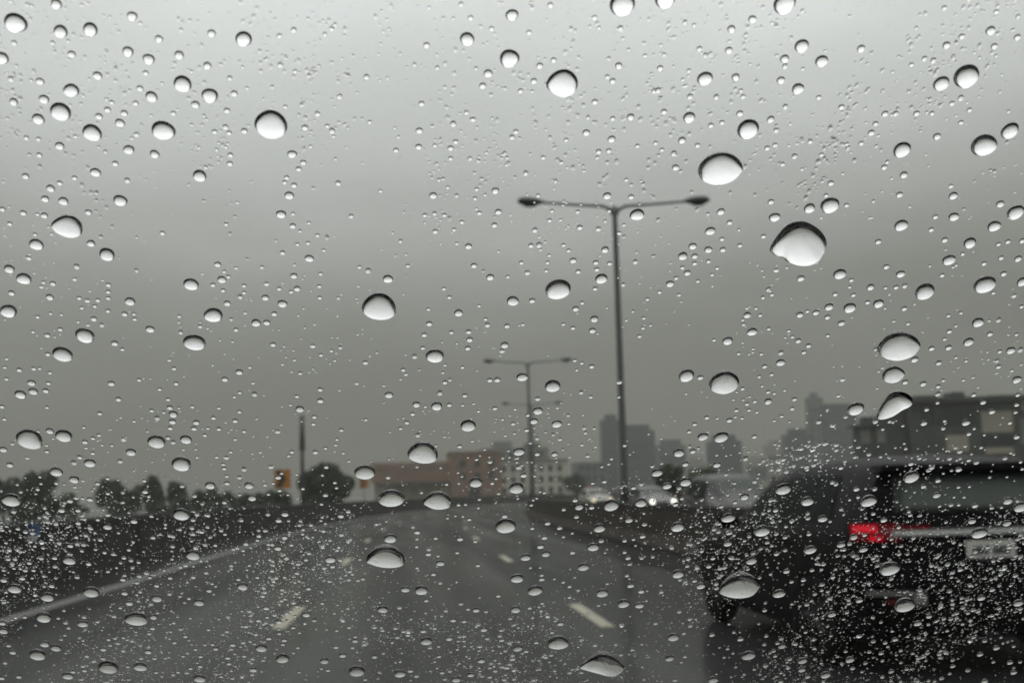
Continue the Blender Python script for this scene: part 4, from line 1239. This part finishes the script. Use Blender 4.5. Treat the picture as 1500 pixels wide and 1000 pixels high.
big_m = list(small_list)
fine_m = micro[len(small_list):]
o = bpy.data.objects.new('small_raindrops', spray_mesh(big_m, 16, [1, .97, .9, .76, .55, .28], R(65), closed=False)); COL.objects.link(o)
tag(o, 'countless small raindrops dotted between the larger ones', 'raindrops', kind='stuff')
o = bpy.data.objects.new('fine_spray', spray_mesh(fine_m, 10, [1, .93, .75, .4], R(64))); COL.objects.link(o)
tag(o, 'fine specks of rain spray thickest low on the windscreen', 'spray', kind='stuff')

# the same rain on the rest of the pane, beside and below the part in view
ext_big = []; ext_fine = []
ex_occ = np.zeros((0, 3))


def in_view(x, s_):
    rel = O_OUT + gx * x + gs * s_ - CAM
    d_ = rel.dot(fwd)
    if d_ < .02: return False
    qx = W0 / 2 + F * rel.dot(right) / d_; qy = H0 / 2 - F * rel.dot(up) / d_
    return -45 < qx < 1545 and -35 < qy < 1045


tries = 0
while len(ext_big) < 2600 and tries < 60000:
    tries += 1
    x = rr.uniform(-.45, .50); s_ = rr.uniform(-.26, .20)
    if in_view(x, s_): continue
    wpx = min(60, 7.0 * (1 - rr.random()) ** (-.62))
    rad = wpx / 2 / F * .27
    if len(ex_occ) and (np.hypot(ex_occ[:, 0] - x, ex_occ[:, 1] - s_) - ex_occ[:, 2] - rad).min() < rad * .2: continue
    ex_occ = np.vstack([ex_occ, [x, s_, rad * 1.1]])
    ext_big.append((x, s_, rad, rr.uniform(.95, 1.12), 0.0))
tries = 0
while len(ext_fine) < 24000 and tries < 200000:
    tries += 1
    x = rr.uniform(-.45, .50); s_ = rr.uniform(-.26, .20)
    if in_view(x, s_): continue
    if rr.random() > (1.0 if s_ < -.045 else .06): continue
    rad = min(7.0, 1.4 * (1 - rr.random()) ** (-.45)) / 2 / F * .30
    ext_fine.append((x, s_, rad, rr.uniform(.9, 1.3), 0.0))
o = bpy.data.objects.new('outer_raindrops', spray_mesh(ext_big, 16, [1, .96, .86, .66, .36], R(64), closed=False)); COL.objects.link(o)
tag(o, 'raindrops on the rest of the windscreen beside the view', 'raindrops', kind='stuff')
o = bpy.data.objects.new('outer_spray', spray_mesh(ext_fine, 7, [1, .8], R(62))); COL.objects.link(o)
tag(o, 'fine rain spray on the rest of the windscreen beside the view', 'spray', kind='stuff')

# shallow, nearly dried specks high on the glass, lying in loose columns
faint = []
cols_ = [(rr.uniform(-10, 1510), rr.uniform(-40, 260), rr.uniform(12, 40), rr.uniform(60, 160)) for _ in range(64)]
for (cx_, cy_, sx_, sy_) in cols_:
    for _ in range(rr.randint(8, 30)):
        py = cy_ + rr.gauss(0, sy_ * .5)
        px = cx_ + rr.gauss(0, sx_ * .5) + (640 - cx_) * (py - cy_) / 1400
        if py > 420 or py < -20: continue
        x, s, dep = to_glass(px, py)
        rad = rr.uniform(2.2, 7.5) / 2 / F * dep
        dd = np.hypot(occ[:, 0] - x, occ[:, 1] - s) - occ[:, 2] - rad
        if dd.min() < rad * .3: continue
        faint.append((x, s, rad, rr.uniform(.8, 1.6), rr.uniform(-.5, .5)))
o = bpy.data.objects.new('dried_specks', spray_mesh(faint, 12, [1, .9, .7, .4], R(32))); COL.objects.link(o)
tag(o, 'faint flattened specks of water high on the windscreen', 'specks', kind='stuff')

# ------------------------------------------------------------------ the pane itself: the outer face is open exactly where drops sit on it
from mathutils.geometry import delaunay_2d_cdt
SC = 1000.0
pts2 = []; edges2 = []; owner = []
for rid, rim_ in enumerate(rims):
    b0 = len(pts2); n = len(rim_)
    for (x, s_) in rim_:
        pts2.append(Vector((x * SC, s_ * SC))); owner.append(rid)
    edges2 += [(b0 + i, b0 + (i + 1) % n) for i in range(n)]
b0 = len(pts2)
for (x, s_) in ((xa, sa), (xb, sa), (xb, sb), (xa, sb)):
    pts2.append(Vector((x * SC, s_ * SC))); owner.append(-1)
vo, eo, fo, ov, oe, of = delaunay_2d_cdt(pts2, edges2, [], 0, 1e-7)
vown = [(owner[o_[0]] if o_ else -2) for o_ in ov]


def inside(px_, py_, poly_):
    c_ = False; j = len(poly_) - 1
    for i in range(len(poly_)):
        xi, yi = poly_[i]; xj, yj = poly_[j]
        if (yi > py_) != (yj > py_) and px_ < (xj - xi) * (py_ - yi) / (yj - yi) + xi: c_ = not c_
        j = i
    return c_


faces_out = []
for f in fo:
    r_ = vown[f[0]]
    if r_ >= 0 and all(vown[q] == r_ for q in f):
        cx_ = sum(vo[q].x for q in f) / 3 / SC; cs_ = sum(vo[q].y for q in f) / 3 / SC
        if inside(cx_, cs_, rims[r_]): continue
    a_ = (vo[f[1]] - vo[f[0]]).cross(vo[f[2]] - vo[f[0]])
    faces_out.append(tuple(f) if a_ < 0 else tuple(f)[::-1])
wm = MB()
own_off = Vector((-.05, 0, 0))
wm.v = [tuple(P0 + gx * (q.x / SC) + gs * (q.y / SC) + gn * TH - own_off) for q in vo]
wm.f = faces_out
vin = [P0 + gx * x + gs * s_ - own_off for (x, s_) in ((xa, sa), (xb, sa), (xb, sb), (xa, sb))]
vout = [p + gn * TH for p in vin]
wm.add(vin + vout, [(0, 1, 2, 3), (0, 4, 5, 1), (1, 5, 6, 2), (2, 6, 7, 3), (3, 7, 4, 0)])
wso = wm.build('windscreen', 'glass', own)
wso['label'] = 'clear raked windscreen covered with raindrops'
